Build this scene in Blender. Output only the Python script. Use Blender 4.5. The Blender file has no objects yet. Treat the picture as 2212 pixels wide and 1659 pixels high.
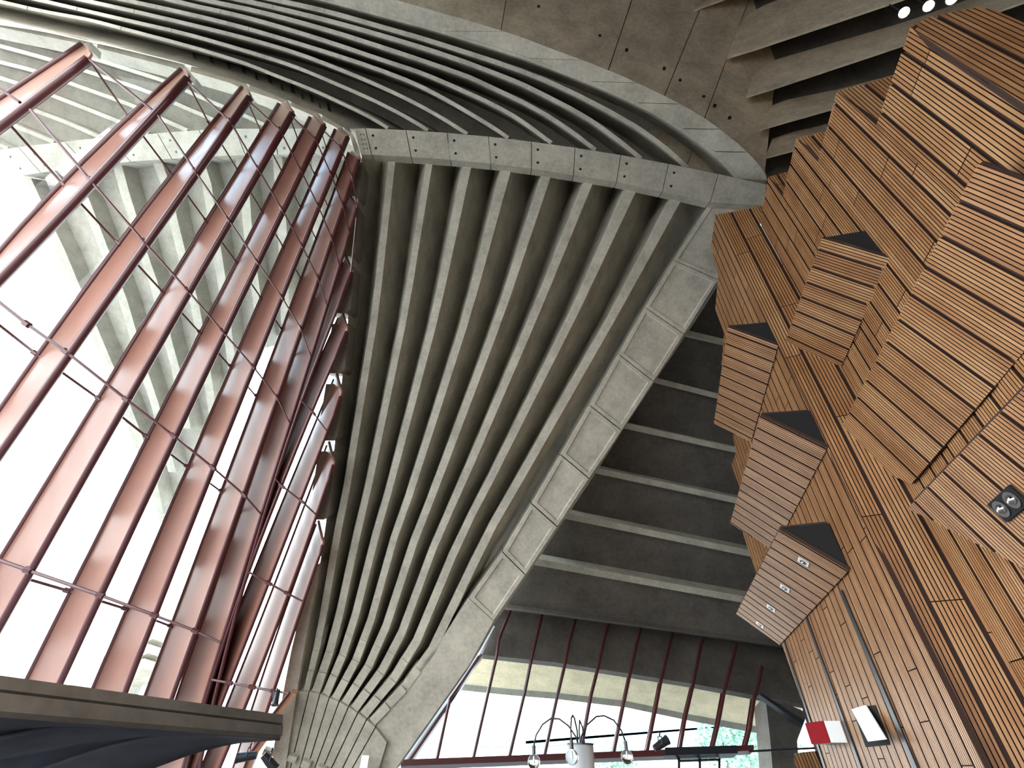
import bpy, bmesh, math, random
from mathutils import Vector, Matrix
random.seed(7)
S = bpy.context.scene
COL = S.collection
# ------------------------------------------------------------------ camera
W, H, F = 2212.0, 1659.0, 1020.0
PITCH, ROLL = math.radians(39.0), math.radians(1.09)
EYE = Vector((0.0, 0.0, 1.6))
fw = Vector((0, math.cos(PITCH), math.sin(PITCH)))
up0 = Vector((0, -math.sin(PITCH), math.cos(PITCH)))
rt0 = Vector((1, 0, 0))
RT = rt0 * math.cos(ROLL) + up0 * math.sin(ROLL)
UP = up0 * math.cos(ROLL) - rt0 * math.sin(ROLL)
cd = bpy.data.cameras.new('camera'); cam = bpy.data.objects.new('camera', cd); COL.objects.link(cam)
cd.sensor_fit = 'HORIZONTAL'; cd.sensor_width = 36.0; cd.lens = 36.0 * F / W
cd.clip_start = 0.05; cd.clip_end = 2000
cam.matrix_world = Matrix.Translation(EYE) @ Matrix((RT, UP, -fw)).transposed().to_4x4()
S.camera = cam
# ------------------------------------------------------------------ world and light
wd = bpy.data.worlds.new('sky'); S.world = wd; wd.use_nodes = True
nt = wd.node_tree; nt.nodes.clear()
wo = nt.nodes.new('ShaderNodeOutputWorld'); bg = nt.nodes.new('ShaderNodeBackground')
tc = nt.nodes.new('ShaderNodeTexCoord'); sp = nt.nodes.new('ShaderNodeSeparateXYZ')
nt.links.new(tc.outputs['Generated'], sp.inputs[0])
rz = nt.nodes.new('ShaderNodeValToRGB')
rz.color_ramp.elements[0].position = 0.0; rz.color_ramp.elements[0].color = (1.0, 0.99, 0.97, 1)
rz.color_ramp.elements[1].position = 0.9; rz.color_ramp.elements[1].color = (0.30, 0.52, 0.80, 1)
e = rz.color_ramp.elements.new(0.45); e.color = (0.74, 0.90, 1.0, 1)
nt.links.new(sp.outputs['Z'], rz.inputs[0])
# the sky is made brighter left of the hall, to light it from there
mx = nt.nodes.new('ShaderNodeMapRange'); mx.inputs['From Min'].default_value = 0.9; mx.inputs['From Max'].default_value = -0.9
mx.inputs['To Min'].default_value = 1.0; mx.inputs['To Max'].default_value = 2.6
nt.links.new(sp.outputs['X'], mx.inputs[0])
nt.links.new(rz.outputs[0], bg.inputs[0]); nt.links.new(mx.outputs[0], bg.inputs[1]); nt.links.new(bg.outputs[0], wo.inputs[0])
def sun(name, direction, energy, color, angle):
    l = bpy.data.lights.new(name, 'SUN'); l.energy = energy; l.color = color; l.angle = math.radians(angle)
    o = bpy.data.objects.new(name, l); COL.objects.link(o)
    o.rotation_euler = Vector(direction).to_track_quat('-Z', 'Y').to_euler()
    return o
sun('sun_light', (-0.45, 0.3, -0.84), 5.0, (1.0, 0.95, 0.86), 3.0)
S.view_settings.view_transform = 'Standard'; S.view_settings.look = 'None'
S.view_settings.gamma = 1.0; S.view_settings.use_curve_mapping = False
S.view_settings.exposure = 2.15

# ------------------------------------------------------------------ helpers
def ray(x, y):
    return (fw + RT * ((x - W / 2) / F) + UP * (-(y - H / 2) / F))
def PY(x, y, Y):                     # world point seen at pixel x, y at forward distance Y
    d = ray(x, y); return EYE + d * (Y / d.y)
def PT(x, y, t):
    return EYE + ray(x, y) * t
class Plane:
    def __init__(s, p, n):
        s.p = p.copy(); s.n = n.normalized()
        if s.n.dot(EYE - s.p) < 0: s.n = -s.n          # normal looks to the room
    def at(s, x, y):
        d = ray(x, y); return EYE + d * (s.n.dot(s.p - EYE) / s.n.dot(d))
    def off(s, k): q = Plane(s.p, s.n); q.p = s.p + s.n * k; return q
def plane3(a, b, c): return Plane(a, (b - a).cross(c - a))
def link(name, me, mat=None, parent=None, smooth=False):
    o = bpy.data.objects.new(name, me); COL.objects.link(o)
    if mat: me.materials.append(mat)
    if parent: o.parent = parent
    if smooth:
        for p in me.polygons: p.use_smooth = True
    return o
def tag(o, label=None, cat=None, group=None, kind=None):
    if label: o['label'] = label
    if cat: o['category'] = cat
    if group: o['group'] = group
    if kind: o['kind'] = kind
    return o
def empty(name, label, cat, group=None, kind=None, loc=None):
    o = bpy.data.objects.new(name, None); COL.objects.link(o); o.empty_display_size = .1
    return tag(o, label, cat, group, kind)
class MB:
    def __init__(s): s.bm = bmesh.new()
    def face(s, pts):
        vs = [s.bm.verts.new(p) for p in pts]
        try: return s.bm.faces.new(vs)
        except Exception: return None
    def prism(s, pts, vec):
        a = [s.bm.verts.new(p) for p in pts]; b = [s.bm.verts.new(p + vec) for p in pts]
        n = len(pts)
        try:
            s.bm.faces.new(a); s.bm.faces.new(b[::-1])
            for i in range(n): s.bm.faces.new((a[i], b[i], b[(i + 1) % n], a[(i + 1) % n]))
        except Exception: pass
    def loft(s, rows, closed=True):          # rows: lists of points, same length; closed around each row
        vr = [[s.bm.verts.new(p) for p in r] for r in rows]; m = len(rows[0])
        for i in range(len(vr) - 1):
            for j in range(m if closed else m - 1):
                s.bm.faces.new((vr[i][j], vr[i][(j + 1) % m], vr[i + 1][(j + 1) % m], vr[i + 1][j]))
        if closed:
            s.bm.faces.new(vr[0][::-1]); s.bm.faces.new(vr[-1])
    def tube(s, pts, r, seg=8):
        rows = []; n = len(pts); prev = None
        for i, p in enumerate(pts):
            d = (pts[min(i + 1, n - 1)] - pts[max(i - 1, 0)]).normalized()
            u = prev if prev else (Vector((0, 0, 1)) if abs(d.z) < .9 else Vector((1, 0, 0)))
            u = (u - d * u.dot(d)).normalized(); prev = u; v = d.cross(u)
            rr = r[i] if isinstance(r, (list, tuple)) else r
            rows.append([p + (u * math.cos(a) + v * math.sin(a)) * rr for a in [k * 2 * math.pi / seg for k in range(seg)]])
        s.loft(rows)
    def box(s, c, ax, ay, az):               # centre and half axes
        q = [c + ax * i + ay * j - az for i, j in ((-1, -1), (1, -1), (1, 1), (-1, 1))]
        s.prism(q, az * 2)
    def ball(s, c, r, seg=16):
        bmesh.ops.create_uvsphere(s.bm, u_segments=seg, v_segments=seg // 2, radius=r, matrix=Matrix.Translation(c))
    def build(s, name, mat, parent=None, smooth=False):
        bmesh.ops.recalc_face_normals(s.bm, faces=s.bm.faces[:])
        me = bpy.data.meshes.new(name); s.bm.to_mesh(me); s.bm.free()
        return link(name, me, mat, parent, smooth)
def lerp(a, b, t): return a + (b - a) * t
def resample(pl, n):                         # pixel polyline -> n points, even in arc length
    L = [0]
    for i in range(1, len(pl)): L.append(L[-1] + math.dist(pl[i], pl[i - 1]))
    out = []
    for k in range(n):
        s = L[-1] * k / (n - 1); i = 1
        while i < len(pl) - 1 and L[i] < s: i += 1
        t = (s - L[i - 1]) / max(1e-6, L[i] - L[i - 1])
        out.append((lerp(pl[i - 1][0], pl[i][0], t), lerp(pl[i - 1][1], pl[i][1], t)))
    return out
def smoothpl(pl, it=1):
    for _ in range(it):
        q = [pl[0]]
        for i in range(len(pl) - 1):
            a, b = pl[i], pl[i + 1]
            q += [(lerp(a[0], b[0], .25), lerp(a[1], b[1], .25)), (lerp(a[0], b[0], .75), lerp(a[1], b[1], .75))]
        q.append(pl[-1]); pl = q
    return pl

# ------------------------------------------------------------------ materials
def newmat(name):
    m = bpy.data.materials.new(name); m.use_nodes = True
    return m, m.node_tree, m.node_tree.nodes['Principled BSDF']
def ramp(nt, stops):
    r = nt.nodes.new('ShaderNodeValToRGB'); el = r.color_ramp.elements
    el[0].position, el[0].color = stops[0][0], (*stops[0][1], 1)
    el[1].position, el[1].color = stops[-1][0], (*stops[-1][1], 1)
    for p, c in stops[1:-1]: q = el.new(p); q.color = (*c, 1)
    return r
def concrete(name, base, var=.25, rough=.8, scale=1.0, bump=.15):
    m, nt, b = newmat(name)
    tc = nt.nodes.new('ShaderNodeTexCoord')
    n1 = nt.nodes.new('ShaderNodeTexNoise'); n1.inputs['Scale'].default_value = 1.1 * scale; n1.inputs['Detail'].default_value = 9; n1.inputs['Roughness'].default_value = .65
    n2 = nt.nodes.new('ShaderNodeTexNoise'); n2.inputs['Scale'].default_value = 9 * scale; n2.inputs['Detail'].default_value = 6
    nt.links.new(tc.outputs['Object'], n1.inputs[0]); nt.links.new(tc.outputs['Object'], n2.inputs[0])
    mixf = nt.nodes.new('ShaderNodeMath'); mixf.operation = 'ADD'
    h = nt.nodes.new('ShaderNodeMath'); h.operation = 'MULTIPLY'; h.inputs[1].default_value = .45
    nt.links.new(n2.outputs[0], h.inputs[0]); nt.links.new(n1.outputs[0], mixf.inputs[0]); nt.links.new(h.outputs[0], mixf.inputs[1])
    lo = [c * (1 - var) for c in base]; hi = [min(1, c * (1 + var)) for c in base]
    r = ramp(nt, [(.52, lo), (.72, base), (.92, hi)])
    nt.links.new(mixf.outputs[0], r.inputs[0])
    # small pits in the cast surface
    v = nt.nodes.new('ShaderNodeTexVoronoi'); v.inputs['Scale'].default_value = 3.2 * scale; nt.links.new(tc.outputs['Object'], v.inputs[0])
    lt = nt.nodes.new('ShaderNodeMath'); lt.operation = 'LESS_THAN'; lt.inputs[1].default_value = .035; nt.links.new(v.outputs['Distance'], lt.inputs[0])
    mc = nt.nodes.new('ShaderNodeMix'); mc.data_type = 'RGBA'; mc.inputs[7].default_value = (*[c * .45 for c in base], 1)
    nt.links.new(lt.outputs[0], mc.inputs[0]); nt.links.new(r.outputs[0], mc.inputs[6])
    nt.links.new(mc.outputs[2], b.inputs['Base Color'])
    b.inputs['Roughness'].default_value = rough; b.inputs['Specular IOR Level'].default_value = .25
    bp = nt.nodes.new('ShaderNodeBump'); bp.inputs['Strength'].default_value = bump; bp.inputs['Distance'].default_value = .03
    nt.links.new(mixf.outputs[0], bp.inputs['Height']); nt.links.new(bp.outputs[0], b.inputs['Normal'])
    return m
def plain(name, col, rough=.5, metal=0, spec=.5, emit=None, strength=0, var=0):
    m, nt, b = newmat(name)
    b.inputs['Base Color'].default_value = (*col, 1); b.inputs['Roughness'].default_value = rough
    b.inputs['Metallic'].default_value = metal; b.inputs['Specular IOR Level'].default_value = spec
    if emit: b.inputs['Emission Color'].default_value = (*emit, 1); b.inputs['Emission Strength'].default_value = strength
    if var:
        tc = nt.nodes.new('ShaderNodeTexCoord'); n = nt.nodes.new('ShaderNodeTexNoise'); n.inputs['Scale'].default_value = 2.5; n.inputs['Detail'].default_value = 6
        nt.links.new(tc.outputs['Object'], n.inputs[0])
        r = ramp(nt, [(.3, [c * (1 - var) for c in col]), (.7, [min(1, c * (1 + var)) for c in col])])
        nt.links.new(n.outputs[0], r.inputs[0]); nt.links.new(r.outputs[0], b.inputs['Base Color'])
    return m
M_CONC = concrete('cast_concrete', (.47, .44, .365))
M_CONC_OUT = concrete('weathered_outside_concrete', (.27, .255, .215), var=.2)
M_CONC_DARK = concrete('dark_and_shaded_concrete', (.125, .11, .095), var=.28, scale=.7)  # darker copy of the cast concrete; holds the shell's shade in its colour
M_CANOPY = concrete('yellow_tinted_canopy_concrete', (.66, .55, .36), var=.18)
M_CONC_MID = concrete('brown_ceiling_concrete', (.68, .57, .42), var=.28, scale=.7)
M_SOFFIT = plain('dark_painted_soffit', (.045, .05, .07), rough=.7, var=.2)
M_FLOOR = concrete('granite_floor', (.20, .17, .15), var=.12, scale=2)
M_GROUND = concrete('forecourt_paving', (.45, .43, .41), var=.12, scale=.5)
M_STEEL = plain('red_brown_painted_steel', (.25, .112, .078), rough=.36, spec=.6, var=.06)
M_STEEL.node_tree.nodes['Principled BSDF'].inputs['Coat Weight'].default_value = .35
M_STEEL.node_tree.nodes['Principled BSDF'].inputs['Coat Roughness'].default_value = .2
M_STEEL_D = plain('dark_red_painted_tube', (.085, .022, .022), rough=.3, spec=.5)
M_BLACK = plain('black_gasket', (.012, .013, .02), rough=.4)
M_BLACKM = plain('black_painted_metal', (.02, .02, .024), rough=.35)
M_VOID = plain('matte_black', (.006, .006, .007), rough=.9)  # flat black, also standing for the dark inside openings
M_METAL = plain('brushed_steel', (.62, .63, .64), rough=.35, metal=.35)
M_CHROME = plain('chrome', (.8, .8, .82), rough=.1, metal=1)
M_WHITE = plain('white_painted_panel', (.85, .88, .9), rough=.4)
M_RED = plain('dark_red_panel', (.24, .008, .014), rough=.9, spec=.05)
M_RUST = plain('rust_brown_channel', (.36, .17, .10), rough=.4, var=.1)
M_LAMP = plain('lit_lamp_face', (1, .95, .85), emit=(1, .86, .66), strength=60)
def glassmat():
    m, nt, b = newmat('clear_glass'); nt.nodes.remove(b)
    out = nt.nodes['Material Output']
    t = nt.nodes.new('ShaderNodeBsdfTransparent'); t.inputs[0].default_value = (.93, .97, .97, 1)
    g = nt.nodes.new('ShaderNodeBsdfGlossy'); g.inputs['Roughness'].default_value = .02
    f = nt.nodes.new('ShaderNodeFresnel'); f.inputs[0].default_value = 1.25
    mx = nt.nodes.new('ShaderNodeMixShader')
    nt.links.new(f.outputs[0], mx.inputs[0]); nt.links.new(t.outputs[0], mx.inputs[1]); nt.links.new(g.outputs[0], mx.inputs[2]); nt.links.new(mx.outputs[0], out.inputs[0])
    return m
M_GLASS = glassmat()
def woodmat(name, dark, mid, light):
    m, nt, b = newmat(name)
    at = nt.nodes.new('ShaderNodeAttribute'); at.attribute_name = 'slat'
    tc = nt.nodes.new('ShaderNodeTexCoord')
    n = nt.nodes.new('ShaderNodeTexNoise'); n.inputs['Scale'].default_value = 2.2; n.inputs['Detail'].default_value = 8
    nt.links.new(tc.outputs['Object'], n.inputs[0])
    a = nt.nodes.new('ShaderNodeMath'); a.operation = 'MULTIPLY_ADD'; a.inputs[1].default_value = .55
    nt.links.new(n.outputs[0], a.inputs[0])
    a2 = nt.nodes.new('ShaderNodeMath'); a2.operation = 'MULTIPLY_ADD'; a2.inputs[1].default_value = .6; a2.inputs[2].default_value = -.08
    nt.links.new(at.outputs['Fac'], a2.inputs[0]); nt.links.new(a2.outputs[0], a.inputs[2])
    r = ramp(nt, [(.1, dark), (.5, mid), (.9, light)])
    nt.links.new(a.outputs[0], r.inputs[0]); nt.links.new(r.outputs[0], b.inputs['Base Color'])
    b.inputs['Roughness'].default_value = .42; b.inputs['Specular IOR Level'].default_value = .4
    return m
M_WOOD = woodmat('oiled_timber', (.20, .078, .028), (.34, .162, .066), (.47, .275, .135))
M_WOODBACK_SHADE = plain('timber_back_gap_shade', (.035, .014, .008), rough=.8)  # dark backing colour; on slat sides it stands for shade
def facade(name, wall, glass, sx, sz):
    m, nt, b = newmat(name)
    tc = nt.nodes.new('ShaderNodeTexCoord'); br = nt.nodes.new('ShaderNodeTexBrick')
    br.offset = 0; br.inputs['Scale'].default_value = 1; br.inputs['Brick Width'].default_value = sx; br.inputs['Row Height'].default_value = sz
    br.inputs['Mortar Size'].default_value = .35; br.inputs['Color1'].default_value = (*glass, 1); br.inputs['Color2'].default_value = (*[c * .7 for c in glass], 1)
    br.inputs['Mortar'].default_value = (*wall, 1)
    mp = nt.nodes.new('ShaderNodeMapping'); mp.inputs['Rotation'].default_value = (math.pi / 2, 0, 0)
    nt.links.new(tc.outputs['Object'], mp.inputs[0]); nt.links.new(mp.outputs[0], br.inputs[0]); nt.links.new(br.outputs[0], b.inputs['Base Color'])
    b.inputs['Roughness'].default_value = .4
    return m

ORD = ['first', 'second', 'third', 'fourth', 'fifth', 'sixth', 'seventh', 'eighth', 'ninth', 'tenth', 'eleventh', 'twelfth', 'thirteenth']

# ------------------------------------------------------------------ main planes of the hall
FAN = plane3(PY(800, 1560, 18), PY(775, 330, 8), PY(1600, 430, 9))
_a, _b = FAN.at(765, 278), FAN.at(1656, 399)
UPP = plane3(_a, _b, PT(1100, 20, 15.4))                       # upper shell, passing overhead
GL = plane3(PT(190, 95, 17.0), FAN.at(762, 340), FAN.at(560, 1550))   # glass wall on the left
FANR = GL.off(0.85)                                              # the inner line of the mullion tubes

# ------------------------------------------------------------------ ground and floor
mb = MB(); mb.prism([Vector((-8, -10, 0)), Vector((20, -10, 0)), Vector((20, 26, 0)), Vector((-8, 26, 0))], Vector((0, 0, -.3)))
tag(mb.build('floor', M_FLOOR), kind='structure')
mb = MB(); mb.prism([Vector((-300, -200, -.31)), Vector((300, -200, -.31)), Vector((300, 500, -.31)), Vector((-300, 500, -.31))], Vector((0, 0, -.2)))
tag(mb.build('ground', M_GROUND), kind='structure')

# ------------------------------------------------------------------ fan of folded concrete ribs (V-shaped folds)
# bright soffit of each rib: left and right pixel edges from the beam down to the pedestal
ribs = [
 ([(840,338),(803,675),(738,1075),(721,1150),(684,1370),(657,1490)], [(855,338),(818,675),(753,1075),(737,1150),(697,1380),(669,1490)]),
 ([(922,343),(868,675),(783,1075),(764,1150),(716,1370),(675,1491)], [(936,343),(882,675),(798,1075),(780,1150),(729,1385),(692,1495)]),
 ([(1001,349),(934,675),(828,1075),(805,1150),(748,1375),(698,1495)], [(1020,351),(950,675),(843,1075),(821,1150),(760,1390),(712,1503)]),
 ([(1084,358),(1003,675),(874,1075),(847,1150),(779,1390),(718,1504)], [(1106,360),(1019,675),(890,1075),(862,1150),(792,1400),(733,1512)]),
 ([(1173,370),(1074,675),(923,1075),(892,1150),(810,1400),(739,1513)], [(1193,372),(1091,675),(940,1075),(909,1150),(824,1410),(753,1523)]),
 ([(1265,385),(1149,675),(975,1075),(940,1150),(842,1412),(759,1524)], [(1284,387),(1166,675),(993,1075),(956,1150),(857,1420),(773,1536)]),
 ([(1353,401),(1232,675),(1030,1075),(989,1150),(874,1424),(779,1537)], [(1378,405),(1250,675),(1048,1075),(1007,1150),(890,1432),(793,1550)]),
 ([(1453,420),(1319,675),(1089,1075),(1045,1150),(908,1436),(799,1551)], [(1475,426),(1338,675),(1109,1075),(1065,1150),(924,1445),(810,1566)]),
]
edgeL = [(1549,441),(1420,662),(1157,1075),(1112,1150),(951,1385),(816,1568)]   # inner edge of the wide border rib
edgeC = [(1532,438),(1403,662),(1145,1075),(1098,1150),(940,1385),(814,1568)]
dark0 = [(782,334),(771,450),(753,674),(749,727),(740,808),(725,940),(706,1116),(691,1218),(664,1400),(650,1489)]
NS = 14
DEEP = FAN.off(-1.0)
def interp_y(pl, n):
    return resample(pl, n)
Ls = [resample(a, NS) for a, b in ribs] + [resample(edgeL, NS)]
Rs = [resample(dark0, NS)] + [resample(b, NS) for a, b in ribs]
cre = []
for k in range(9):
    row = []
    for i in range(NS):
        s = i / (NS - 1); f = .78 if k < 5 else .70
        f = lerp(f, .93, min(1, s * 1.6))
        r, l = Rs[k][i], Ls[k][i]
        row.append((lerp(r[0], l[0], f), lerp(r[1], l[1], f)))
    cre.append(row)
def deepat(row): # the fold gets shallower towards the foot
    return [FAN.off(-lerp(2.6, 1.3, i / (NS - 1))).at(*row[i]) for i in range(NS)]
creP = [deepat(r) for r in cre]
for k in range(8):
    L = [FAN.at(*p) for p in Ls[k]]; R = [FAN.at(*p) for p in Rs[k + 1]]
    c0 = creP[k]; c1 = creP[k + 1]
    back = [FAN.off(-2.0)] * NS
    mb = MB(); rows = []
    for i in range(NS):
        q0 = c0[i] - FAN.n * .25; q1 = c1[i] - FAN.n * .25
        rows.append([c0[i], L[i], R[i], c1[i], q1, q0])
    mb.loft(rows)
    o = mb.build('concrete_rib', M_CONC)
    tag(o, 'pale-faced folded concrete rib of the fan wall, %s from the mullion side' % ORD[k], 'concrete rib', 'ribs of the concrete fan wall')
    # joints where the precast pieces meet
    for f in (.17, .47, .74):
        i = f * (NS - 1); i0 = int(i); t = i - i0
        a = L[i0].lerp(L[i0 + 1], t); b = R[i0].lerp(R[i0 + 1], t); d = (L[i0 + 1] - L[i0]).normalized()
        jb = MB(); jb.box((a + b) / 2 + FAN.n * .004, (b - a) / 2 * 1.0, d * .035, FAN.n * .012)
        jb.build('joint_seam', M_CONC, o)
# leftmost dark flank next to the glass wall
Rd = [FAN.at(*p) for p in Rs[0]]
mb = MB(); rows = []
for i in range(NS):
    rows.append([Rd[i] + FAN.n * .0, creP[0][i], creP[0][i] - FAN.n * .25, Rd[i] - FAN.n * 1.2])
mb.loft(rows)
tag(mb.build('concrete_rib', M_CONC), 'dark concrete flank of the fan wall right beside the red mullions', 'concrete rib', 'ribs of the concrete fan wall')
mb = MB(); mb.prism([FAN.off(-4.4).at(*p) for p in ((790,262),(1200,285),(1640,372),(1640,440),(1530,620),(1040,1330),(860,1560),(740,1440),(768,900),(795,560))], -FAN.n * .3)
tag(mb.build('wall_center', M_CONC), kind='structure')  # hidden slab added to stop sky light leaking through the fan
# stepped feet of the ribs
for k in range(8):
    a, b = Ls[k], Rs[k + 1]
    for j, (s0, s1, h) in enumerate(((.885, .921, .10), (.924, .960, .17), (.963, .999, .24))):
        def pt(row, s):
            i = s * (NS - 1); i0 = min(NS - 2, int(i)); t = i - i0
            return (lerp(row[i0][0], row[i0 + 1][0], t), lerp(row[i0][1], row[i0 + 1][1], t))
        q = [pt(a, s0), pt(b, s0), pt(b, s1), pt(a, s1)]
        q = [FAN.at(x, y) for x, y in q]
        if j == 0: prev = []
        prev.append(q)
    root = empty('rib_foot', 'stepped concrete foot under the %s fan rib from the mullion side' % ORD[k], 'concrete foot', 'stepped feet of the fan ribs')
    for j, q in enumerate(prev):
        mb = MB(); mb.prism([p + FAN.n * (.02 + .018 * j) for p in q], -FAN.n * .5)
        mb.build('step_block', M_CONC, root)

# wide border rib of panels on the right of the fan
outer = [(1652,442),(1552,608),(1526,650),(1480,720),(1410,824),(1340,930),(1273,1036),(1204,1138),(1135,1242),(1066,1343),(1015,1434),(853,1662)]
joints = [((1534,437),(1648,445)),((1455,562),(1552,605)),((1393,664),(1478,722)),((1336,765),(1412,824)),((1273,875),(1343,930)),((1211,982),(1273,1034)),((1148,1088),(1204,1138)),((1085,1192),(1135,1242)),((1012,1292),(1066,1342))]
root = empty('border_rib', 'wide pale concrete border rib made of inset panels, right side of the fan', 'concrete rib')
for i in range(len(joints) - 1):
    (a0, b0), (a1, b1) = joints[i], joints[i + 1]
    q = [FAN.at(*p) for p in (a0, b0, b1, a1)]
    c = sum(q, Vector()) / 4
    q = [p + (c - p).normalized() * .02 for p in q]
    mb = MB(); bm = mb.bm
    mb.prism(q, -FAN.n * 1.1)
    bmesh.ops.recalc_face_normals(bm, faces=bm.faces[:])
    f = max(bm.faces, key=lambda g: g.normal.dot(FAN.n) * g.calc_area())
    ins = bmesh.ops.inset_region(bm, faces=[f], thickness=.17, depth=0)
    bmesh.ops.inset_region(bm, faces=[f], thickness=.03, depth=-.045)
    mb.build('inset_panel', M_CONC, root)
    ex = FAN.n
# lower solid part of the border rib down to the floor
q = [(1012,1292),(1066,1342),(1015,1434),(935,1547),(853,1663),(800,1760),(700,1760),(835,1600),(812,1568),(951,1385)]
mb = MB(); mb.prism([FAN.at(*p) for p in q], -FAN.n * 1.1); mb.build('solid_foot', M_CONC, root)
# bevelled back edge of the border rib
mb = MB(); rows = []
for p in resample([(1655,446)] + outer[1:], 24):
    c = FAN.at(*p); rows.append([c, c + RT * .10 - FAN.n * .12, c + RT * .10 - FAN.n * 1.1, c - FAN.n * 1.1])
mb.loft(rows); mb.build('edge_return', M_CONC, root)

# pedestal: wedge-shaped staves below the ribs
lines = [((650,1489),(602,1760)),((671,1490),(605,1760)),((694,1495),(622,1760)),((714,1503),(634,1760)),((735,1512),(644,1760)),((755,1523),(656,1760)),((775,1536),(668,1760)),((794,1550),(690,1760)),((813,1567),(703,1760)),((838,1600),(790,1760))]
lines[0] = ((632,1489),(590,1760))
root = empty('pedestal', 'blue-grey concrete pedestal of narrow tapering staves where the ribs meet', 'concrete pedestal')
for k in range(9):
    (a, b), (c, d) = lines[k], lines[k + 1]
    q = [FAN.at(*p) for p in (a, c, d, b)]; cc = sum(q, Vector()) / 4
    q = [p + ((q[1] - q[0]).normalized() * (.018 if n in (0, 3) else -.018)) for n, p in enumerate(q)]
    mb = MB(); mb.prism([p + FAN.n * .12 for p in q], -FAN.n * .8); mb.build('stave', M_CONC, root)
mb = MB(); mb.prism([(FAN.at(*p) - FAN.n * .1) for p in ((640,1485),(845,1590),(790,1760),(585,1760))], -FAN.n * .5)
mb.build('backing', M_CONC, root)
for k, (x, y) in enumerate(((604,1618),(638,1628),(667,1640),(700,1652),(585,1616))):
    c = FAN.at(x, y) + FAN.n * .28
    tg = (FAN.at(x + 10, y + 4) - FAN.at(x, y)).normalized(); dn = FAN.n.cross(tg)
    mb = MB(); mb.box(c - FAN.n * .1, tg * .13, dn * .09, FAN.n * .08)
    mb.build('bearing_block', M_CONC, root)
# pale pilaster at the meeting of glass wall and fan
mb = MB(); q = [(694,1214),(654,1323),(636,1400),(619,1489),(600,1600),(590,1690),(618,1690),(646,1500),(663,1399),(690,1250)]
mb.prism([(FAN.at(*p) + FAN.n * .25) for p in q], -FAN.n * .9)
tag(mb.build('pilaster', M_CONC), 'narrow pale concrete pilaster between the last red mullion and the rib feet', 'pilaster')

# ------------------------------------------------------------------ cross beam of blocks above the fan
top = [(765,278),(789,277),(877,281),(966,287),(1055,295),(1148,306),(1242,319),(1341,335),(1444,354),(1552,376),(1656,399)]
bot = [(779,334),(803,334),(888,339),(973,345),(1060,353),(1148,364),(1239,378),(1332,393),(1431,414),(1534,437),(1649,444)]
BEAM = FAN.off(.35)
root = empty('cross_beam', 'pale concrete beam of drilled blocks running above the fan of ribs', 'concrete beam')
for i in range(10):
    q = [BEAM.at(*p) for p in (top[i], top[i + 1], bot[i + 1], bot[i])]
    c = sum(q, Vector()) / 4
    ax = (q[1] - q[0]).normalized()
    q = [p + ax * (.013 if n in (0, 3) else -.013) for n, p in enumerate(q)]
    mb = MB(); mb.prism(q, -BEAM.n * .4)
    blk = mb.build('beam_block', M_CONC, root)
    if 0 < i < 9:
        for v in (.27, .75):
            p = q[0].lerp(q[1], .14).lerp(q[3].lerp(q[2], .14), v)
            hb = MB(); hb.tube([p + BEAM.n * .012, p - BEAM.n * .05], .045, 12); hb.build('bolt_hole', M_BLACK, blk)
    elif i == 0:
        for r in range(4):
            for cc in range(2):
                p = q[0].lerp(q[1], .45 + .3 * cc).lerp(q[3].lerp(q[2], .45 + .3 * cc), .24 + .18 * r)
                hb = MB(); hb.tube([p + BEAM.n * .012, p - BEAM.n * .05], .02, 8); hb.build('bolt_hole', M_BLACK, blk)

# ------------------------------------------------------------------ upper shell: curved ribs passing overhead
up_ribs = [
 [(-120,-24),(0,3),(90,24),(163,37),(199,44),(289,68),(400,97),(527,135),(581,158),(671,192),(744,226),(800,253),(838,277)],
 [(-40,-28),(86,0),(180,22),(271,43),(400,72),(508,103),(626,139),(707,173),(800,213),(881,254),(924,282)],
 [(60,-26),(180,0),(289,24),(400,50),(527,81),(635,112),(725,146),(800,177),(872,210),(944,248),(1009,289)],
 [(160,-24),(271,0),(400,28),(500,52),(599,80),(707,113),(808,146),(899,181),(971,219),(1062,273),(1098,298)],
 [(280,-24),(400,8),(508,31),(599,56),(707,89),(827,130),(917,159),(1007,199),(1060,223),(1122,257),(1191,309)],
 [(330,-26),(442,0),(563,25),(707,64),(845,108),(1007,163),(1050,183),(1158,234),(1231,281),(1286,324)],
 [(400,-26),(524,0),(671,34),(808,71),(971,121),(1100,170),(1140,187),(1267,252),(1339,305),(1384,342)],
 [(480,-26),(597,0),(707,24),(845,64),(917,84),(1100,143),(1213,187),(1357,262),(1431,313),(1484,362)],
]
rim_in = [(580,-26),(689,0),(790,27),(881,52),(926,63),(1050,102),(1149,134),(1285,187),(1394,236),(1458,274),(1549,341),(1585,383)]
rim_line = [(608,-26),(718,0),(820,27),(917,54),(1100,110),(1177,137),(1321,193),(1421,243),(1533,314),(1603,387)]
rim_out = [(770,-26),(855,0),(1100,70),(1177,100),(1318,152),(1439,208),(1518,252),(1576,294),(1616,330),(1647,363),(1659,390)]
NU = 40
def offset_px(pl, d):
    out = []
    for i, p in enumerate(pl):
        a = pl[max(0, i - 1)]; b = pl[min(len(pl) - 1, i + 1)]
        tx, ty = b[0] - a[0], b[1] - a[1]; L = math.hypot(tx, ty)
        out.append((p[0] + ty / L * d, p[1] - tx / L * d))
    return out
NX = 5
def extend_left(row, n, step):
    (x0, y0), (x1, y1) = row[0], row[2]; sl = (y1 - y0) / (x1 - x0)
    return [(x0 - step * (n - i), y0 - step * (n - i) * sl * .75) for i in range(n)] + row
upd = [extend_left(resample(smoothpl(r), NU), NX, 130) for r in up_ribs]
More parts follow.
